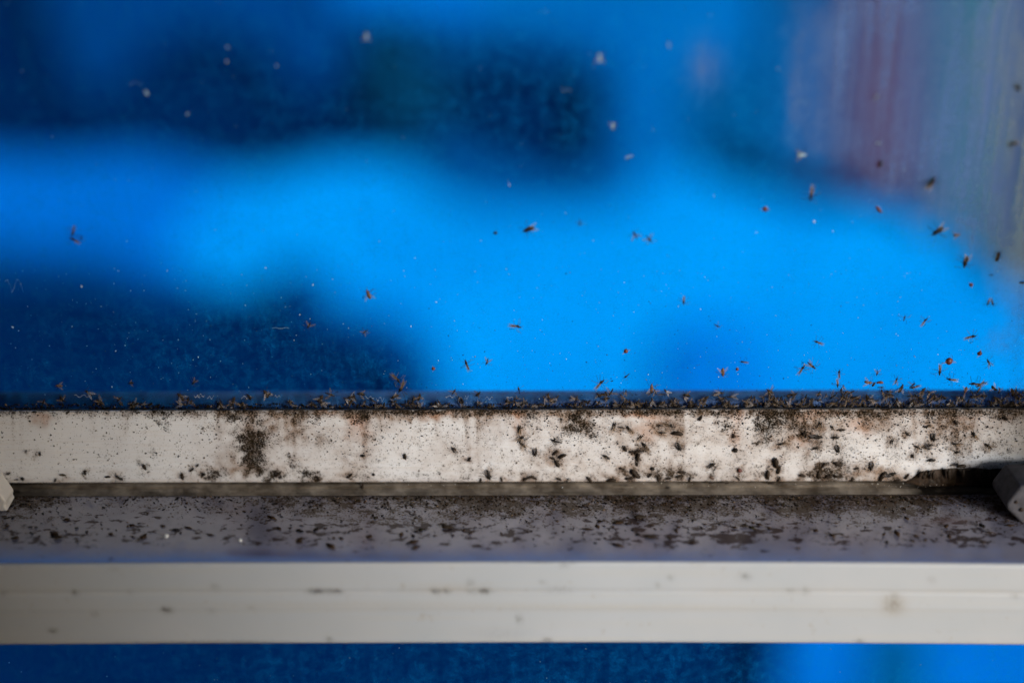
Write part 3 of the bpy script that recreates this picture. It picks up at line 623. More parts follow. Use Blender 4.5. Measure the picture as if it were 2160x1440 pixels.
ROWS = [
 # on the pane, left to right
 (155, 488, 'pane', 'folded', 20, 250, 'upper left midge of the three close together at far left of the pane'),
 (157, 506, 'pane', 'folded', 20, 150, 'lower midge of the three close together at far left of the pane'),
 (172, 503, 'pane', 'bare', 12, 80, 'smallest midge on the right of the trio at far left of pane'),
 (652, 685, 'pane', 'midge', 16, 240, 'small midge with pale wing on dark blue area left of middle'),
 (125, 813, 'pane', 'moth', 16, 180, 'orange-brown moth fly above the seam near the left edge'),
 (410, 805, 'pane', 'midge', 15, 230, 'lone midge above seam between left edge and black mould patch'),
 (778, 620, 'pane', 'moth', 22, 110, 'orange moth fly alone at the border of bright and dark blue'),
 (769, 700, 'pane', 'midge', 14, 40, 'tiny midge below the lone orange moth fly'),
 (837, 797, 'pane', 'folded', 24, 310, 'slender midge head-down over dark blue just above the seam'),
 (848, 816, 'pane', 'folded', 26, 245, 'pale-winged midge leaning right at seam top under slender midge'),
 (914, 777, 'pane', 'seed', 9, 0, 'tiny reddish bug where dark blue meets bright blue'),
 (985, 768, 'pane', 'folded', 22, 110, 'black midge with white folded wing on bright blue above seam'),
 (1028, 762, 'pane', 'midge', 16, 250, 'brown midge beside the white-winged one above the seam'),
 (1088, 687, 'pane', 'folded', 22, 350, 'horizontal brown midge alone in middle of the bright blue'),
 (1115, 482, 'pane', 'fly', 26, 200, 'largest blurred fly high on the bright blue middle'),
 (1045, 491, 'pane', 'ball', 9, 0, 'small round bug left of the largest blurred fly'),
 (1223, 468, 'pane', 'bare', 14, 270, 'blurred wingless midge right of the largest blurred fly'),
 (1340, 495, 'pane', 'midge', 18, 120, 'left one of two blurred midges side by side on bright blue'),
 (1369, 503, 'pane', 'midge', 18, 310, 'right one of two blurred midges side by side on bright blue'),
 (1442, 634, 'pane', 'folded', 16, 270, 'blue-black midge hanging head down alone right of middle'),
 (1512, 686, 'pane', 'bare', 13, 330, 'tiny slanting midge above the darker blue patch'),
 (1320, 740, 'pane', 'seed', 12, 120, 'pinkish squashed bug on bright blue above the rust stain'),
 (1322, 792, 'pane', 'bare', 15, 220, 'midge right under the pinkish squashed bug'),
 (1265, 808, 'pane', 'folded', 24, 50, 'midge climbing with trail of black grains above the seam'),
 (1374, 818, 'pane', 'moth', 20, 90, 'moth fly with a wide pale wing rising out of seam'),
 (1095, 822, 'pane', 'bare', 16, 100, 'wingless midge standing up from seam at centre'),
 (1524, 784, 'pane', 'moth', 20, 275, 'orange-brown fly with trailing leg under the darker blue patch'),
 (1555, 778, 'pane', 'seed', 8, 0, 'tiny red bug right of the fly with trailing leg'),
 (1568, 762, 'pane', 'folded', 15, 175, 'flat-lying midge above the tiny red bug'),
 (1691, 778, 'pane', 'folded', 20, 60, 'midge pointing up right below a white fleck'),
 (1711, 770, 'pane', 'midge', 22, 320, 'midge with long wing beside a white fleck'),
 (1725, 721, 'pane', 'folded', 18, 160, 'midge with dark body and clear wing pointing right alone'),
 (1770, 787, 'pane', 'folded', 17, 95, 'upright midge with clear wing below it, upper of a pair'),
 (1766, 808, 'pane', 'folded', 18, 280, 'head-down midge with pale wing, lower of a pair'),
 (1774, 824, 'pane', 'bare', 16, 92, 'reddish upright midge at seam top under the pair'),
 (1850, 785, 'pane', 'midge', 14, 270, 'short dark midge alone over the heap right of middle'),
 (1890, 802, 'pane', 'midge', 16, 80, 'six-legged midge alone over the heap at right'),
 (1831, 806, 'pane', 'moth', 18, 350, 'brownish midge at left of the row over the heap'),
 (1843, 810, 'pane', 'bug', 12, 60, 'black bug with legs between two flat midges over the heap'),
 (1856, 806, 'pane', 'red', 14, 0, 'flat dark red bug topmost over the heap'),
 (1857, 816, 'pane', 'bare', 13, 0, 'black midge right beneath the flat red bug'),
 (1861, 826, 'pane', 'folded', 15, 120, 'slanting midge lowest of the column over the heap'),
 (1928, 815, 'pane', 'folded', 20, 200, 'midge with bright wing pointing up right over the heap'),
 (1982, 780, 'pane', 'folded', 22, 275, 'head-down brown midge with long wing below the splat'),
 (2006, 800, 'pane', 'folded', 20, 172, 'horizontal midge with pinkish wing right of the head-down midge'),
 (2056, 808, 'pane', 'folded', 24, 178, 'midge with bright pink wing flat over the right heap'),
 (2036, 822, 'pane', 'moth', 17, 260, 'brown fuzzy fly in the right heap under the pink-winged midge'),
 (2049, 826, 'pane', 'bare', 14, 300, 'thin black midge between two fuzzy flies on right'),
 (2063, 822, 'pane', 'folded', 18, 250, 'orange-winged midge rightmost of three over right heap'),
 (1614, 440, 'pane', 'seed', 12, 90, 'small round reddish bug high right on the bright blue'),
 (1711, 408, 'pane', 'folded', 26, 268, 'long upright blurred midge with pale wing up right'),
 (1853, 440, 'pane', 'red', 17, 130, 'curved reddish bug under the grey streaked area'),
 (1690, 327, 'pane', 'moth', 20, 0, 'blurred pale oval moth fly at edge of grey streaks'),
 (1857, 346, 'pane', 'bug', 15, 80, 'small dark bug on the grey streaked area'),
 (1852, 302, 'pane', 'bare', 11, 0, 'faint speck-sized midge above the small dark bug'),
 (1963, 385, 'pane', 'fly', 26, 60, 'blurred fly with pale wings on grey streaks'),
 (1978, 486, 'pane', 'fly', 28, 220, 'pale-winged fly with several dark feet below grey streaks'),
 (2018, 495, 'pane', 'moth', 14, 10, 'faint pale moth fly right of the pale-winged fly'),
 (2036, 551, 'pane', 'fly', 26, 260, 'reddish-brown fly with cloudy wings near right edge'),
 (2105, 540, 'pane', 'bug', 22, 80, 'dark brown long-legged bug near right edge'),
 (2048, 600, 'pane', 'seed', 10, 30, 'tiny red-brown bug below the cloudy-winged fly'),
 (2090, 579, 'pane', 'bare', 10, 0, 'speck-like midge below the long-legged bug'),
 (2156, 595, 'pane', 'pupa', 12, 0, 'short black pupa at the right edge of the pane'),
 (2084, 637, 'pane', 'folded', 15, 260, 'left midge of a twin pair sharing pale wings'),
 (2093, 637, 'pane', 'folded', 15, 290, 'right midge of a twin pair sharing pale wings'),
 (1907, 671, 'pane', 'star', 13, 80, 'star-legged midge alone on blue at right'),
 (1949, 677, 'pane', 'folded', 18, 55, 'slanting midge right of the star-legged midge'),
 (2047, 709, 'pane', 'folded', 22, 15, 'midge with clear wing to its left above the splat'),
 (2001, 761, 'pane', 'seed', 19, 90, 'red-brown splat ringed by pale residue above the heap'),
 (2066, 745, 'pane', 'seed', 12, 340, 'small pinkish bug right of the ringed splat'),
 (2085, 764, 'pane', 'midge', 18, 120, 'dark midge with grains round it near right edge'),
 (773, 77, 'pane', 'moth', 16, 90, 'blurred pale moth fly at top of dark teal area'),
 (1264, 122, 'pane', 'moth', 18, 90, 'blurred pale moth fly high in the middle of pane'),
 (1292, 266, 'pane', 'moth', 14, 270, 'blurred upright pale moth fly below the middle one'),
 (1410, 96, 'pane', 'bare', 12, 100, 'blurred dark midge near the top right of middle'),
 (1848, 206, 'pane', 'bare', 13, 60, 'faint blurred midge on purple-brown streaks'),
 (2148, 184, 'pane', 'bug', 16, 120, 'blurred dark bug near top right corner'),
 (2137, 303, 'pane', 'fly', 18, 200, 'blurred winged fly near right edge above middle'),
 (1326, 330, 'pane', 'bare', 16, 200, 'faint blurred midge over bright blue below pale moth fly'),
 # on the rail
 (766, 961, 'rail', 'ball', 9, 0, 'round black bug on clean patch right of the mould'),
 (855, 962, 'rail', 'bug', 15, 92, 'upright dark bug with curled pale tail on clean rail'),
 (957, 949, 'rail', 'star', 14, 110, 'splayed midge in a tan ring of stain'),
 (991, 968, 'rail', 'bug', 12, 70, 'small brown bug with leg to the right'),
 (788, 1000, 'rail', 'ball', 8, 0, 'small round black bug near foot of rail left of centre'),
 (738, 1003, 'rail', 'bug', 17, 40, 'brown bug crouched at foot of rail on tan smear'),
 (1030, 1000, 'rail', 'fly', 25, 285, 'green-black fly with glassy wing upright at rail foot'),
 (1014, 1012, 'rail', 'bug', 11, 80, 'small bug left of the glassy-winged fly'),
 (1058, 1010, 'rail', 'bug', 11, 100, 'small tan-winged bug right of the glassy-winged fly'),
 (1097, 905, 'rail', 'folded', 20, 92, 'upright brown-winged midge topmost of a chain of three'),
 (1099, 925, 'rail', 'midge', 20, 55, 'bent midge in middle of a chain of three'),
 (1104, 938, 'rail', 'midge', 18, 130, 'lowest midge of a chain of three with clear wing'),
 (1129, 953, 'rail', 'fly', 20, 265, 'head-down fly with tan wings raised above it'),
 (1173, 930, 'rail', 'star', 20, 160, 'crushed many-legged midge under the dark mould'),
 (1172, 954, 'rail', 'bug', 15, 50, 'uppermost bug of the brown cluster of four'),
 (1187, 961, 'rail', 'pupa', 17, 30, 'slanting brown pupa on the right of the cluster of four'),
 (1166, 966, 'rail', 'bug', 13, 150, 'leftmost bug of the brown cluster of four'),
 (1176, 977, 'rail', 'bug', 19, 110, 'lowest and biggest bug of the brown cluster of four'),
 (1185, 886, 'rail', 'bare', 12, 90, 'tiny midge near the top of rail left of grey mould'),
 (1280, 963, 'rail', 'fly', 17, 145, 'black fly with tan wing trailing to the right'),
 (1296, 898, 'rail', 'folded', 19, 75, 'steep midge at left of a row of three'),
 (1311, 901, 'rail', 'star', 13, 0, 'four-legged black midge in middle of a row of three'),
 (1328, 904, 'rail', 'folded', 18, 130, 'midge with pale wings at right of a row of three'),
 (1351, 923, 'rail', 'folded', 15, 55, 'slanting midge on pink stain'),
 (1362, 940, 'rail', 'folded', 23, 125, 'brown-winged midge lying below the pink stain'),
 (1394, 897, 'rail', 'bare', 12, 170, 'small midge right of pink stain beside a long one'),
 (1412, 895, 'rail', 'folded', 20, 335, 'long thin midge slanting down right near rail top'),
 (1398, 912, 'rail', 'midge', 16, 180, 'black midge with thin wing line to its right'),
 (1430, 913, 'rail', 'pupa', 22, 355, 'long thin brown pupa lying flat on clean rail'),
 (1432, 941, 'rail', 'fly', 21, 290, 'head-down midge with two clear wings above it'),
 (1319, 946, 'rail', 'bug', 15, 110, 'first bug of the dark bent chain of dirt'),
 (1334, 952, 'rail', 'bug', 12, 10, 'second bug in the top of the dark bent chain'),
 (1345, 952, 'rail', 'bug', 16, 20, 'corner bug of the dark bent chain of dirt'),
 (1346, 964, 'rail', 'pupa', 18, 80, 'upright pupa in the hanging part of dark chain'),
 (1344, 978, 'rail', 'bug', 12, 90, 'lowest bug of the dark bent chain of dirt'),
 (1312, 988, 'rail', 'bug', 14, 340, 'lone bug with antenna left of the dark chain foot'),
 (1376, 988, 'rail', 'ball', 11, 0, 'round black bug right of the dark chain foot'),
 (1340, 998, 'rail', 'pupa', 26, 130, 'long slanting grey-brown pupa at the foot of rail'),
 (1328, 1008, 'rail', 'bug', 20, 10, 'brown bug lying flat at rail foot under the slanting pupa'),
 (1290, 1011, 'rail', 'pupa', 20, 5, 'flat dark pupa on the lower edge of rail'),
 (1371, 1002, 'rail', 'bug', 14, 50, 'amber-brown bug under the round black bug'),
 (1389, 1008, 'rail', 'bug', 15, 100, 'black upright bug at rail foot'),
 (1410, 1008, 'rail', 'bug', 15, 10, 'dark brown bug with tail toward the right at rail foot'),
 (1438, 995, 'rail', 'bug', 17, 0, 'top bug in the glittering heap at the rail foot'),
 (1432, 1004, 'rail', 'bug', 16, 20, 'middle bug in the glittering heap at the rail foot'),
 (1455, 1010, 'rail', 'bug', 12, 80, 'rightmost bug in the glittering heap at the rail foot'),
 (1110, 1009, 'rail', 'bug', 18, 205, 'left brown bug of a pair touching at rail foot'),
 (1125, 1006, 'rail', 'bug', 19, 155, 'right brown bug of a pair touching at rail foot'),
 (1179, 1009, 'rail', 'bug', 14, 150, 'flattened dark bug at rail foot right of the touching pair'),
 (1197, 1012, 'rail', 'bare', 11, 60, 'tiny standing midge on rail foot'),
 (1244, 1011, 'rail', 'bug', 20, 125, 'tan and black bug tipping over the rail foot'),
 (1500, 981, 'rail', 'fly', 20, 30, 'dark fly with grey wing down left on clean rail'),
 (1551, 949, 'rail', 'ball', 12, 0, 'round black bug hanging below the rusty streak'),
 (1548, 918, 'rail', 'bug', 12, 90, 'small upright bug within the rusty streak'),
 (1478, 882, 'rail', 'bug', 13, 60, 'dark bug near the rail top left of mould rosette'),
 (1557, 1008, 'rail', 'bug', 12, 140, 'small dark bug at rail foot under the rusty streak'),
 (1560, 991, 'rail', 'seed', 12, 0, 'rusty brown bug above the small dark foot bug'),
 (1502, 1007, 'rail', 'moth', 13, 140, 'orange-tinted bug at rail foot beside green smear'),
 (1650, 935, 'rail', 'folded', 18, 195, 'black-bodied midge with grey wing pointing up right'),
 (1697, 914, 'rail', 'bug', 13, 40, 'dark bug in lower end of the brown mould tongue'),
 (1730, 896, 'rail', 'folded', 16, 65, 'steep midge at the right of the brown mould tongue'),
 (1722, 920, 'rail', 'fly', 26, 0, 'long brown fly lying flat with wings to the left'),
 (1757, 902, 'rail', 'bare', 14, 120, 'thin slanting midge over clean rail near top'),
 (1776, 906, 'rail', 'bug', 14, 5, 'flat dark bug right of the thin slanting midge'),
 (1762, 922, 'rail', 'fly', 16, 185, 'midge with two tan wings opened right and down'),
 (1719, 945, 'rail', 'star', 17, 20, 'long-legged midge with blurred body below the flat fly'),
 (1768, 946, 'rail', 'fly', 20, 285, 'head-down fly with clear wings above green moss tuft'),
 (1882, 932, 'rail', 'star', 14, 80, 'black spider-like midge with thin spread legs on white'),
 (1915, 915, 'rail', 'star', 13, 140, 'black midge with raised leg below brown smudge'),
 (1957, 899, 'rail', 'folded', 16, 200, 'small midge pointing down left near rail top'),
 (1969, 921, 'rail', 'fly', 20, 275, 'upright head-down fly with narrow greenish wing'),
 (1937, 943, 'rail', 'midge', 18, 150, 'left midge of the linked group of three'),
 (1955, 944, 'rail', 'fly', 17, 160, 'lower middle fly of the linked group with tan wing'),
 (1959, 938, 'rail', 'fly', 17, 10, 'upper fly of the linked group with wing to the left'),
 (2017, 935, 'rail', 'folded', 17, 180, 'flat midge with tan wing to the right'),
 (2056, 917, 'rail', 'folded', 19, 125, 'slanting midge with smoky wing near the right end'),
 (2086, 940, 'rail', 'midge', 21, 140, 'largest black winged midge near right end of rail'),
 (2017, 891, 'rail', 'bug', 12, 120, 'black squarish bug near the rail top at right'),
 (2121, 882, 'rail', 'bare', 14, 130, 'slanting midge at rail top near the right end'),
 (2019, 954, 'rail', 'bug', 10, 30, 'small black bug on tan stain right of linked group'),
 (1926, 961, 'rail', 'bug', 11, 100, 'short black bug standing alone on white'),
 (1965, 970, 'rail', 'fly', 18, 190, 'fly with raised grey wing on white lower rail'),
 (1838, 982, 'rail', 'fly', 22, 265, 'greenish winged fly head down at lower rail'),
 (1806, 988, 'rail', 'bug', 12, 10, 'small green-brown bug left of greenish winged fly'),
 (1768, 978, 'rail', 'bug', 20, 340, 'dark green mossy bug in the spiky tuft'),
 (1738, 980, 'rail', 'bug', 14, 60, 'brown bug at left of the spiky tuft'),
 (1637, 975, 'rail', 'pupa', 24, 100, 'long black pupa standing upright, taller of two'),
 (1643, 990, 'rail', 'bug', 20, 80, 'black bug beneath the taller upright pupa'),
 (1619, 1000, 'rail', 'pupa', 22, 90, 'shorter upright pupa left of the tallest one'),
 (1643, 1010, 'rail', 'bug', 13, 70, 'round-backed bug at foot right of the shorter pupa'),
 (1692, 1002, 'rail', 'bug', 17, 165, 'dark bug between the upright pupae and mossy heap'),
 (1727, 1000, 'rail', 'bug', 15, 90, 'leftmost bug of mossy heap at rail foot'),
 (1748, 1004, 'rail', 'bug', 18, 20, 'middle black bug of the mossy heap at rail foot'),
 (1768, 1004, 'rail', 'bug', 20, 350, 'biggest black bug of mossy heap at rail foot'),
 (1798, 1010, 'rail', 'bug', 12, 85, 'rightmost bug of the mossy heap at rail foot'),
 (1862, 1003, 'rail', 'pupa', 24, 60, 'left half of the ring-shaped pair at rail foot'),
 (1878, 1000, 'rail', 'fly', 24, 20, 'glassy amber fly in the ring-shaped pair at rail foot'),
 (1893, 1012, 'rail', 'bug', 14, 10, 'dark bug tucked right of the ring-shaped pair'),
 (1913, 1004, 'rail', 'bug', 16, 60, 'dark bug leaning among glittering grains'),
 (2028, 981, 'rail', 'pupa', 20, 5, 'flat brown pupa on the upper rim of brown shadow patch'),
 (1950, 1000, 'rail', 'bug', 22, 75, 'first dark upright clump from left inside brown shadow patch'),
 (1968, 1001, 'rail', 'pupa', 20, 90, 'second dark upright clump from left inside brown shadow patch'),
 (2001, 998, 'rail', 'pupa', 24, 95, 'third dark upright clump from left inside brown shadow patch'),
 (2030, 1000, 'rail', 'pupa', 26, 90, 'fourth dark clump under the flat brown pupa'),
 (2062, 998, 'rail', 'bug', 30, 100, 'widest jagged dark clump inside the brown shadow patch'),
 (2088, 999, 'rail', 'bug', 24, 90, 'pointed fir-shaped dark clump inside the brown shadow patch'),
 (9, 1009, 'rail', 'bug', 13, 0, 'first oval bug from left edge at rail foot'),
 (35, 1011, 'rail', 'pupa', 9, 0, 'small oval pupa just left of the blackest oval'),
 (48, 1009, 'rail', 'ball', 10, 0, 'blackest oval bug at the rail foot by left edge'),
 (18, 998, 'rail', 'bug', 11, 30, 'reddish-brown bug above the leftmost oval bug'),
 (133, 1001, 'rail', 'pupa', 14, 350, 'lone dark pupa lying flat near left end'),
 (117, 1012, 'rail', 'bug', 10, 60, 'lumpy black bug on lower rail edge near left'),
 (180, 996, 'rail', 'bug', 13, 95, 'upright dark bug below a smaller spot near left'),
 (228, 1005, 'rail', 'pupa', 12, 5, 'short flat pupa left of a tan-winged bug'),
 (252, 1007, 'rail', 'fly', 18, 320, 'tan-winged dark bug slanting at rail foot on left'),
 (305, 984, 'rail', 'bug', 16, 110, 'brown bug standing alone on left part of rail'),
 (85, 957, 'rail', 'bug', 10, 80, 'small brown bug with tan smudge near left end'),
 (55, 952, 'rail', 'bare', 9, 80, 'tiny grey midge left of the tan-smudged bug'),
 (63, 888, 'rail', 'ball', 5, 0, 'tiny round black bug near top left of rail'),
 (385, 1003, 'rail', 'bug', 17, 90, 'upright black bug left of the lower mould clumps'),
 (405, 990, 'rail', 'bug', 13, 40, 'bug at low end of slanting dirt trail'),
 (417, 981, 'rail', 'bug', 10, 45, 'bug at upper end of slanting dirt trail'),
 (430, 1000, 'rail', 'ball', 10, 0, 'round bug just left of the lower mould clumps'),
 (672, 1008, 'rail', 'bug', 14, 110, 'dark bug at the right end of lower mould clumps'),
 (586, 1000, 'rail', 'bug', 16, 40, 'black-green bug within the lower mould clumps'),
 # on the bead and the ledge
 (765, 1024, 'bead', 'bug', 14, 260, 'black bug sunk into a dip of the bead'),
 (1185, 1018, 'bead', 'bare', 10, 0, 'small dark midge on upper bead edge at centre'),
 (1356, 1043, 'bead', 'bug', 15, 0, 'black bug on the lower edge of bead'),
 (1408, 1028, 'bead', 'bare', 10, 10, 'tiny midge on the bead right of centre'),
 (1500, 1018, 'bead', 'bug', 11, 0, 'dark bug draped on bead top under the green smear'),
 (1533, 1018, 'bead', 'bug', 9, 0, 'small flat bug on the bead under rusty streak'),
 (1627, 1018, 'bead', 'pupa', 14, 0, 'flat pupa on the bead below the upright pupae'),
 (1350, 1092, 'ledge', 'bug', 26, 0, 'large blurred dark bug on the ledge right of centre'),
 (1235, 1066, 'ledge', 'bug', 16, 10, 'greenish-black bug on rear of the ledge'),
 (221, 1071, 'ledge', 'star', 9, 90, 'tiny reddish midge on ledge near left end'),
 (944, 1113, 'ledge', 'bug', 24, 0, 'blurred dark bug on the ledge left of centre'),
 (1372, 1133, 'ledge', 'bug', 22, 0, 'blurred dark bug near front of the ledge'),
 (1570, 1110, 'ledge', 'bug', 18, 5, 'blurred small bug on ledge right of the large one'),
 (122, 1134, 'ledge', 'bug', 20, 0, 'blurred bug on the bluish ledge near left end'),
]
for row in ROWS: insect(*row)
for px, py, sf, kd, sz, an, lb in ROWS:        # each body has stained the plastic round it
    if sf == 'rail':
        tanA += .42*np.exp(-(((uw-px)/(sz*.75))**2+((vw-py)/(sz*.7))**2)); moldA += .2*np.exp(-(((uw-px)/(sz*.6))**2+((vw-py)/(sz*.5))**2))
for a, b in (('mold', moldA), ('tan', tanA), ('rust', rustA)): set_attr(rail, a, b)

# the heap along the seam: small one-piece midges
def seam_mesh(var):
    r = random.Random(500+var); V, F, mi = [], [], []
    def add(VF, m):
        o = len(V); V.extend(VF[0]); F.extend([[i+o for i in f] for f in VF[1]]); mi.extend([m]*len(VF[1]))
    add(lathe(PROFILES['slim' if var % 3 else 'fat'], 6, bend=(r.random()-.5)*.7), 0)
    a = r.choice((8, 15, 25, 45, 60)); add(wingshape(-1, a), 1); add(wingshape(1, a+r.uniform(-8, 20)), 1)
    lv_, lf = [], []
    for s in (-1, 1):
        for j, x in enumerate((.25, .14, .04)):
            an = R((60, 95, 130)[j]+r.uniform(-25, 25)); L1, L2 = r.uniform(.2, .4), r.uniform(.2, .45); b = an+R(r.uniform(-60, 60))
            p1 = (x+L1*math.cos(an), s*(.06+L1*math.sin(an)), .25); tube(lv_, lf, [(x, s*.06, .1), p1, (p1[0]+L2*math.cos(b), p1[1]+s*L2*math.sin(b), r.uniform(0, .3))], .016)
    add((lv_, lf), 2)
    me = bpy.data.meshes.new('seam_midge'); me.from_pydata(V, [], F)
    for m in (M['body_brown'] if var % 2 else M['body'], M['wing_pale'] if var % 4 == 1 else M['wing'], M['leg']): me.materials.append(m)
    me.polygons.foreach_set('material_index', mi); me.polygons.foreach_set('use_smooth', [True]*len(F)); return me
SM = [seam_mesh(i) for i in range(10)]
cl = [(85, 1), (130, 2), (210, 2), (255, 1), (275, 3), (295, 2), (385, 3), (415, 1), (465, 2), (492, 4), (520, 2), (545, 2), (618, 3), (668, 5), (700, 2), (735, 4), (763, 3), (800, 4), (826, 1), (840, 2), (876, 6), (905, 1), (928, 4), (957, 1), (975, 3), (1016, 2), (1033, 2), (1078, 2), (1095, 4), (1130, 2), (1145, 2), (1158, 2), (1170, 3), (1208, 3), (1218, 1), (1242, 4), (1263, 4), (1278, 3), (1310, 4), (1325, 4), (1342, 6), (1372, 3), (1382, 3), (1395, 4), (1403, 3), (1428, 5), (1434, 3), (1460, 3), (1476, 3), (1512, 4), (1524, 4), (1546, 5)]
spots = [(x+random.gauss(0, 7), 861-abs(random.gauss(0, 13))) for x, n in cl for _ in range(n)]
for _ in range(150):
    x = random.uniform(1570, 2165); spots.append((x, 862-abs(random.gauss(0, 17))))
ZL = [(0, 150, 'in seam by the left corner block'), (0, 300, 'in seam left of the top dark stain'), (0, 420, 'in seam over the narrow top stain'), (0, 560, 'in seam above the big black mould patch'), (0, 690, 'in seam right of the black mould patch'),
      (0, 820, 'in seam above the first rusty spot'), (0, 950, 'in seam left of centre'), (0, 1060, 'in seam above the clean middle rail'), (0, 1160, 'in seam right above the orange corner stain'), (0, 1230, 'in seam left of the grey mould tongue'), (0, 1290, 'in seam at the grey mould tongue'),
      (0, 1345, 'in seam at the orange rust'), (0, 1420, 'in seam above the pink stain'), (0, 1500, 'in seam left of the mould rosette'), (0, 1600, 'in seam above the mould rosette'), (0, 1660, 'in seam above the wide black stain'), (0, 1730, 'in seam above the brown mould tongue'), (0, 1800, 'in seam right of the brown tongue'),
      (0, 1870, 'in the thickest pale heap of the seam'), (0, 1940, 'in seam right of the thickest heap'), (0, 2010, 'in seam above the spider-like midge area'), (0, 2090, 'in seam at the right heap'), (0, 9999, 'in seam at its right end')]
for i, (x, y) in enumerate(spots[:298]):
    o = bpy.data.objects.new('seam_midge', SM[random.randrange(10)]); link(o)
    an = (random.gauss(95, 60) if random.random() < .6 else random.uniform(0, 360)) % 360
    vi = SM.index(o.data); place = next(l for a, b, l in ZL if x < b)
    look = ('brown' if vi % 2 else 'black')+(' pale-winged' if vi % 4 == 1 else '')
    pose = 'head-up' if 50 < an < 130 else 'head-down' if 230 < an < 310 else 'left-facing' if 130 <= an <= 230 else 'right-facing'
    lev = 'high' if y < 846 else 'low' if y > 857 else 'midway'
    tag(o, f'{look} {pose} midge {lev} {place}', 'midge', 'midges heaped along the black seam')
    orient(o, 'seam', x, min(y, 863), random.uniform(11, 21)*1e-4, an, random.uniform(-.9, .9))
    o.location.y = Y_PANE-.0005-random.random()*.0012*max(0, 1-(863-y)/22)

# ------------------------------------------------------------------ white fibres and flecks
def fibre(px, py, w, h, seed, label, surf='y'):
    r = random.Random(seed); n = 9; V, F = [], []
    pts = [on_y(px+w*(i/(n-1)-.5), py-h*math.sin(i*1.3+seed)*.5*r.uniform(.6, 1.2), Y_PANE-.0006) for i in range(n)]
    for p in pts:
        for i in range(4): V.append((p.x-pts[4].x, p.y-pts[4].y+.00003*math.cos(1.57*i), p.z-pts[4].z+.00004*math.sin(1.57*i)))
    for j in range(n-1): F += [[j*4+i, j*4+(i+1) % 4, (j+1)*4+(i+1) % 4, (j+1)*4+i] for i in range(4)]
    o = mesh_obj('white_fibre', V, F, M['fibre'], None); o.location = pts[4]
    tag(o, label, 'fibre', 'white fibres above the seam')
for a in [(172, 835, 30, 7, 1, 'faint white fibre above the seam near the left end'), (416, 836, 14, 7, 2, 'zigzag white fibre, left of three short ones over seam'), (424, 834, 16, 9, 3, 'peaked white fibre in middle of three short ones'),
          (444, 838, 14, 8, 4, 'hooked white fibre, right of three short ones over seam'), (520, 838, 22, 6, 5, 'faint curved white fibre above the black mould patch'), (585, 836, 12, 6, 6, 'tiny white curl above seam right of mould patch'),
          (742, 840, 12, 5, 7, 'arched white fibre over the heap left of centre'), (780, 838, 18, 7, 8, 'double bright white fibre above the rusty spot'), (802, 841, 16, 13, 9, 'white fibre sloping down right over fuzzy midges'),
          (950, 836, 20, 5, 10, 'wavy bright white fibre left of centre seam'), (984, 838, 9, 8, 11, 'short white fibre tick right of the wavy one'), (1032, 840, 16, 9, 12, 'branched white fibre near the seam centre'),
          (1076, 838, 14, 2, 13, 'straight short white fibre at the seam centre')]: fibre(*a)
for a in [(592, 692, 36, 3, 31, 'faint pale scratch on dark blue left of the orange moth fly'), (30, 600, 40, 30, 32, 'faint pale scratch near the left edge of the pane'), (1195, 190, 22, 8, 33, 'faint scratch on the dark blue at top centre'), (285, 175, 30, 10, 34, 'faint curved scratch beside the pale comma fleck'), (1690, 215, 30, 12, 35, 'faint scratch at the border of grey streaks')]:
    fibre(*a); o = COL.objects[-1]; o.name = 'scratch'; o['category'] = 'scratch'; o['group'] = 'scratches on the pane'; o.data.materials[0] = M['fleck_blue']; o.scale = (1, .5, 1)
FL = [(27, 690, 1.2, 'white fleck near the left edge over dark blue'), (172, 604, 1.3, 'elongated white fleck below the midge trio'), (244, 740, .8, 'round white grain on dark blue at left'), (418, 753, .7, 'small white grain on dark blue above the mould patch'),
      (660, 601, .8, 'white grain on the blue slope left of the orange moth fly'), (560, 565, .7, 'white grain under the small bright bulge of blue'), (867, 688, .8, 'white grain at right end of the dark blue area'), (1717, 467, 1.3, 'bright white fleck below the long upright midge'),
      (1696, 769, 1.1, 'white fleck between two midges above the seam'), (1074, 390, .9, 'white fleck high in middle of the bright band'), (308, 196, 2.6, 'pale comma-shaped fleck high on the left'), (395, 241, 1.8, 'round pale blurred fleck high on the left'),
      (480, 100, 1.4, 'pale fleck near top left above a smaller one'), (478, 130, 1.2, 'pale streak fleck near top left'), (583, 139, 1.4, 'pale teardrop fleck left of top centre'), (1478, 652, .7, 'white grain right of middle on bright blue')]
for px, py, s, lab in FL:
    V, F = ball(s*1e-4*2.2, .4, 6, 4); V = [(x*.55*random.uniform(.8, 1.2), y, z*random.uniform(.8, 1.3)) for x, y, z in V]
    o = mesh_obj('white_fleck', V, F, M['white'] if s < 1.4 else M['fleck_blue'], None); o.location = on_y(px, py, Y_PANE-.0003); o.rotation_euler = (0, random.uniform(-1, 1), 0)
    tag(o, lab, 'fleck', 'pale flecks on the large pane')
for px, py, s, lab in [(351, 1130, 5, 'larger blurred white crumb on the bluish ledge'), (507, 1139, 4, 'smaller blurred white crumb on the ledge right of the larger')]:
    V, F = ball(s*1e-4*.9, .9, 8, 5); o = mesh_obj('white_crumb', V, F, M['white'], None); o.location = on_ledge(px, py, .0003); tag(o, lab, 'crumb', 'white crumbs on the ledge')

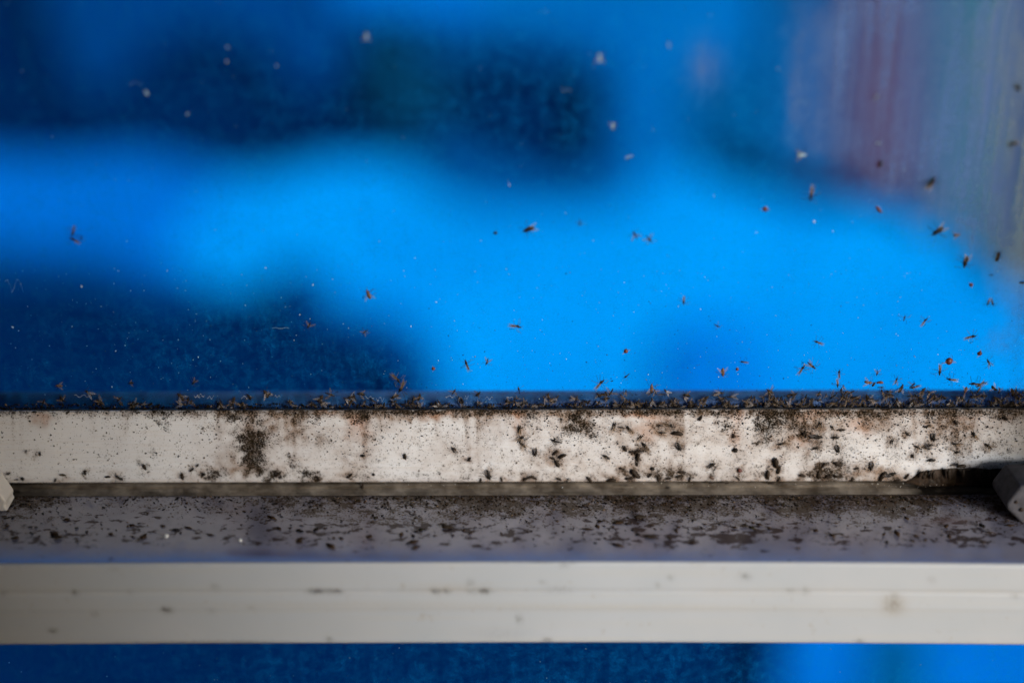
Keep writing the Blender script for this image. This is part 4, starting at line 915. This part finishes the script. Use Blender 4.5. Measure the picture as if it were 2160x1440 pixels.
# ------------------------------------------------------------------ far out of focus: tarpaulins hung outside
def tarp_mat(name, c, vary=.12):
    k = N(name); f = k.noise(3, 3, vs=(1, 1, 1)); g = k.noise(60, 2, vs=(1, 1, 1))
    a = k.mix(k.rng(f, .35, .65), tuple(v*(1-vary) for v in c[:3]), tuple(min(1, v*(1+vary)) for v in c[:3]))
    k.bump(g, .2, .002); return k.done(a, .75, **{'Specular IOR Level': 0.0})
def tarp(poly, y, col, label, cat='tarpaulin', name='tarpaulin', seed=0, fold=.03, fold_w=.3):
    """a creased hanging sheet whose outline (measured in the photograph) gets its real size at its own distance"""
    y = 3.1-(3.1-y)*.3; fold *= .3      # the sheets hang close in front of one another
    P = [on_y(a, b, y) for a, b in poly]; xy = np.array([(p.x, p.z) for p in P])
    # smooth the outline
    m = len(xy); o = []
    for i in range(m):
        p0, p1, p2, p3 = xy[i-1], xy[i], xy[(i+1) % m], xy[(i+2) % m]
        for t in np.linspace(0, 1, 6, endpoint=False): o.append(.5*((2*p1)+(-p0+p2)*t+(2*p0-5*p1+4*p2-p3)*t*t+(-p0+3*p1-3*p2+p3)*t**3))
    o = np.array(o); x0, z0 = o.min(0); x1, z1 = o.max(0); n = 70
    xs = np.linspace(x0, x1, n); zs = np.linspace(z0, z1, n); X, Z = np.meshgrid(xs, zs, indexing='ij')
    def inside(px, pz):
        c = np.zeros(px.shape, bool); j = len(o)-1
        for i in range(len(o)):
            a, b = o[i], o[j]
            with np.errstate(divide='ignore', invalid='ignore'):
                c ^= ((a[1] > pz) != (b[1] > pz)) & (px < (b[0]-a[0])*(pz-a[1])/(b[1]-a[1])+a[0])
            j = i
        return c
    F = grid_faces(n, n); cx = X.reshape(-1)[F].mean(1); cz = Z.reshape(-1)[F].mean(1); F = F[inside(cx, cz)]
    Y = (vnoise(X+Z*.3+9, Z+9, 60+seed, fold_w, fold_w*2.5)-.5)*fold*2+(vnoise(X+9, Z+9, 61+seed, fold_w*.4, fold_w*.5)-.5)*fold*.5
    c0 = Vector(((x0+x1)/2, y, z0)); V = np.stack([X-c0.x, Y, Z-c0.z], -1).reshape(-1, 3)
    used = np.unique(F); rm = -np.ones(len(V), int); rm[used] = np.arange(len(used))
    ob = mesh_obj(name, V[used], rm[F], tarp_mat(name+'_cloth', col), None); ob.location = c0
    s = ob.modifiers.new('thickness', 'SOLIDIFY'); s.thickness = .004
    return tag(ob, label, cat, 'sheets blurred behind the glass')
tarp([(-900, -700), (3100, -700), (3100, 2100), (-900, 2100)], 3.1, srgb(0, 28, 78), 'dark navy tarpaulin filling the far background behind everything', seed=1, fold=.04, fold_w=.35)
tarp([(-2600, -680), (4700, -680), (4700, -9000), (-2600, -9000)], 3.0, srgb(0, 128, 235), 'unseen blue tarpaulin added above the view for the ledge to reflect', seed=21, fold=.04, fold_w=.6)  # out of view, added so that the ledge mirrors blue
tarp([(-500, 372), (0, 372), (150, 338), (300, 325), (520, 372), (720, 335), (900, 345), (1010, 420), (1180, 425), (1300, 395), (1340, 300), (1400, 280), (1470, 365), (1600, 415), (1800, 440), (2000, 440), (2160, 470), (2700, 520), (2700, 1150),
      (1500, 1150), (925, 1150), (925, 860), (880, 720), (800, 665), (690, 640), (640, 560), (600, 545), (570, 600), (470, 615), (390, 590), (300, 560), (150, 545), (0, 525), (-500, 520)], 2.95, srgb(0, 143, 252), 'bright azure tarpaulin band stretching across behind the large pane', seed=2, fold=.05, fold_w=.5)
tarp([(960, -500), (1720, -500), (1710, 60), (1700, 180), (1640, 190), (1560, 190), (1480, 170), (1470, 330), (1400, 360), (1300, 340), (1290, 150), (1150, 75), (1040, 60), (970, 20)], 2.9, srgb(0, 100, 188), 'mid-blue tarpaulin hanging from the top right of middle', seed=3)
tarp([(1480, 150), (1720, 150), (1740, 330), (1600, 350), (1500, 300)], 2.86, srgb(0, 82, 150), 'dull petrol-blue cloth between bright band and grey streaks', 'cloth', 'cloth', seed=4)
tarp([(730, -500), (1020, -500), (1000, -10), (900, 30), (780, 25), (700, -30)], 2.88, srgb(0, 112, 222), 'small bright blue sheet at the top centre edge', seed=5)
tarp([(60, -400), (700, -400), (760, 60), (640, 200), (560, 110), (400, 60), (300, 120), (200, 200), (120, 100)], 2.92, srgb(0, 58, 132), 'royal blue sheet dimly showing at the upper left', seed=6)
tarp([(770, 70), (880, 60), (950, 120), (940, 250), (850, 290), (780, 210)], 2.84, srgb(2, 50, 88), 'dark teal bundle left of the top centre', 'cloth', 'cloth_bundle', seed=7, fold=.03, fold_w=.15)
tarp([(1400, 770), (1430, 710), (1500, 690), (1580, 720), (1600, 800), (1580, 1000), (1420, 1000)], 2.85, srgb(0, 112, 222), 'darker blue patch sheet low in the bright band', seed=8)
tarp([(-300, 340), (130, 335), (330, 330), (460, 390), (380, 470), (340, 560), (140, 560), (-300, 560)], 2.83, srgb(0, 104, 215), 'darker blue sheet added to dim the left end of the band', seed=9)  # falloff towards the left edge, put into a darker sheet
tarp([(1690, -400), (1800, -400), (1810, 330), (1760, 370), (1700, 330)], 2.82, srgb(40, 70, 125), 'slate blue hanging cloth, leftmost at upper right', 'cloth', 'cloth', seed=10)
tarp([(1800, -400), (1925, -400), (1930, 360), (1860, 390), (1800, 340)], 2.80, srgb(80, 50, 78), 'reddish-brown hanging cloth at upper right', 'cloth', 'cloth', seed=11)
tarp([(1925, -400), (2010, -400), (2010, 420), (1930, 380)], 2.78, srgb(58, 92, 150), 'pale slate-blue hanging cloth right of reddish one', 'cloth', 'cloth', seed=12)
tarp([(2000, -400), (2120, -400), (2130, 520), (2060, 470), (2000, 420)], 2.76, srgb(30, 98, 118), 'grey-teal hanging cloth near the right edge', 'cloth', 'cloth', seed=13)
tarp([(2110, -400), (2500, -400), (2500, 640), (2200, 600), (2130, 520)], 2.74, srgb(120, 130, 132), 'light grey hanging cloth at the right edge', 'cloth', 'cloth', seed=14)
tarp([(1680, 1250), (1800, 1200), (2600, 1200), (2600, 1800), (1640, 1800), (1650, 1400)], 2.87, srgb(0, 105, 215), 'bright blue sheet showing below the front bar at right', seed=15)
tarp([(1850, 1330), (1940, 1330), (1950, 1560), (1840, 1560)], 2.8, srgb(0, 85, 150), 'teal-blue strip below the front bar', 'cloth', 'cloth', seed=16)
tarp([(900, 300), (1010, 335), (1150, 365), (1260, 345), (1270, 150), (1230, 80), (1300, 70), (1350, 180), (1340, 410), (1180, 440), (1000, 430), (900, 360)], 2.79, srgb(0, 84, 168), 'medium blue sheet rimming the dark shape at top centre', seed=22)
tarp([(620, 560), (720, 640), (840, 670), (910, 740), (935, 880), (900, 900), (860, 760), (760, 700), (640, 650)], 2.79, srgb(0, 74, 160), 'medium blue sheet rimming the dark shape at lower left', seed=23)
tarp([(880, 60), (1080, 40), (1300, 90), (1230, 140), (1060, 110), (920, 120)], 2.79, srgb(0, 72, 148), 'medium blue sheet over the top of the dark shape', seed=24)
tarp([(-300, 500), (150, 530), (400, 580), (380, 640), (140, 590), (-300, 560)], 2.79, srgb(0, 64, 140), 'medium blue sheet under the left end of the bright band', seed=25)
tarp([(1640, -300), (1720, -300), (1720, 330), (1650, 330)], 2.79, srgb(10, 90, 165), 'medium blue sheet left of the slate blue cloth', seed=26)
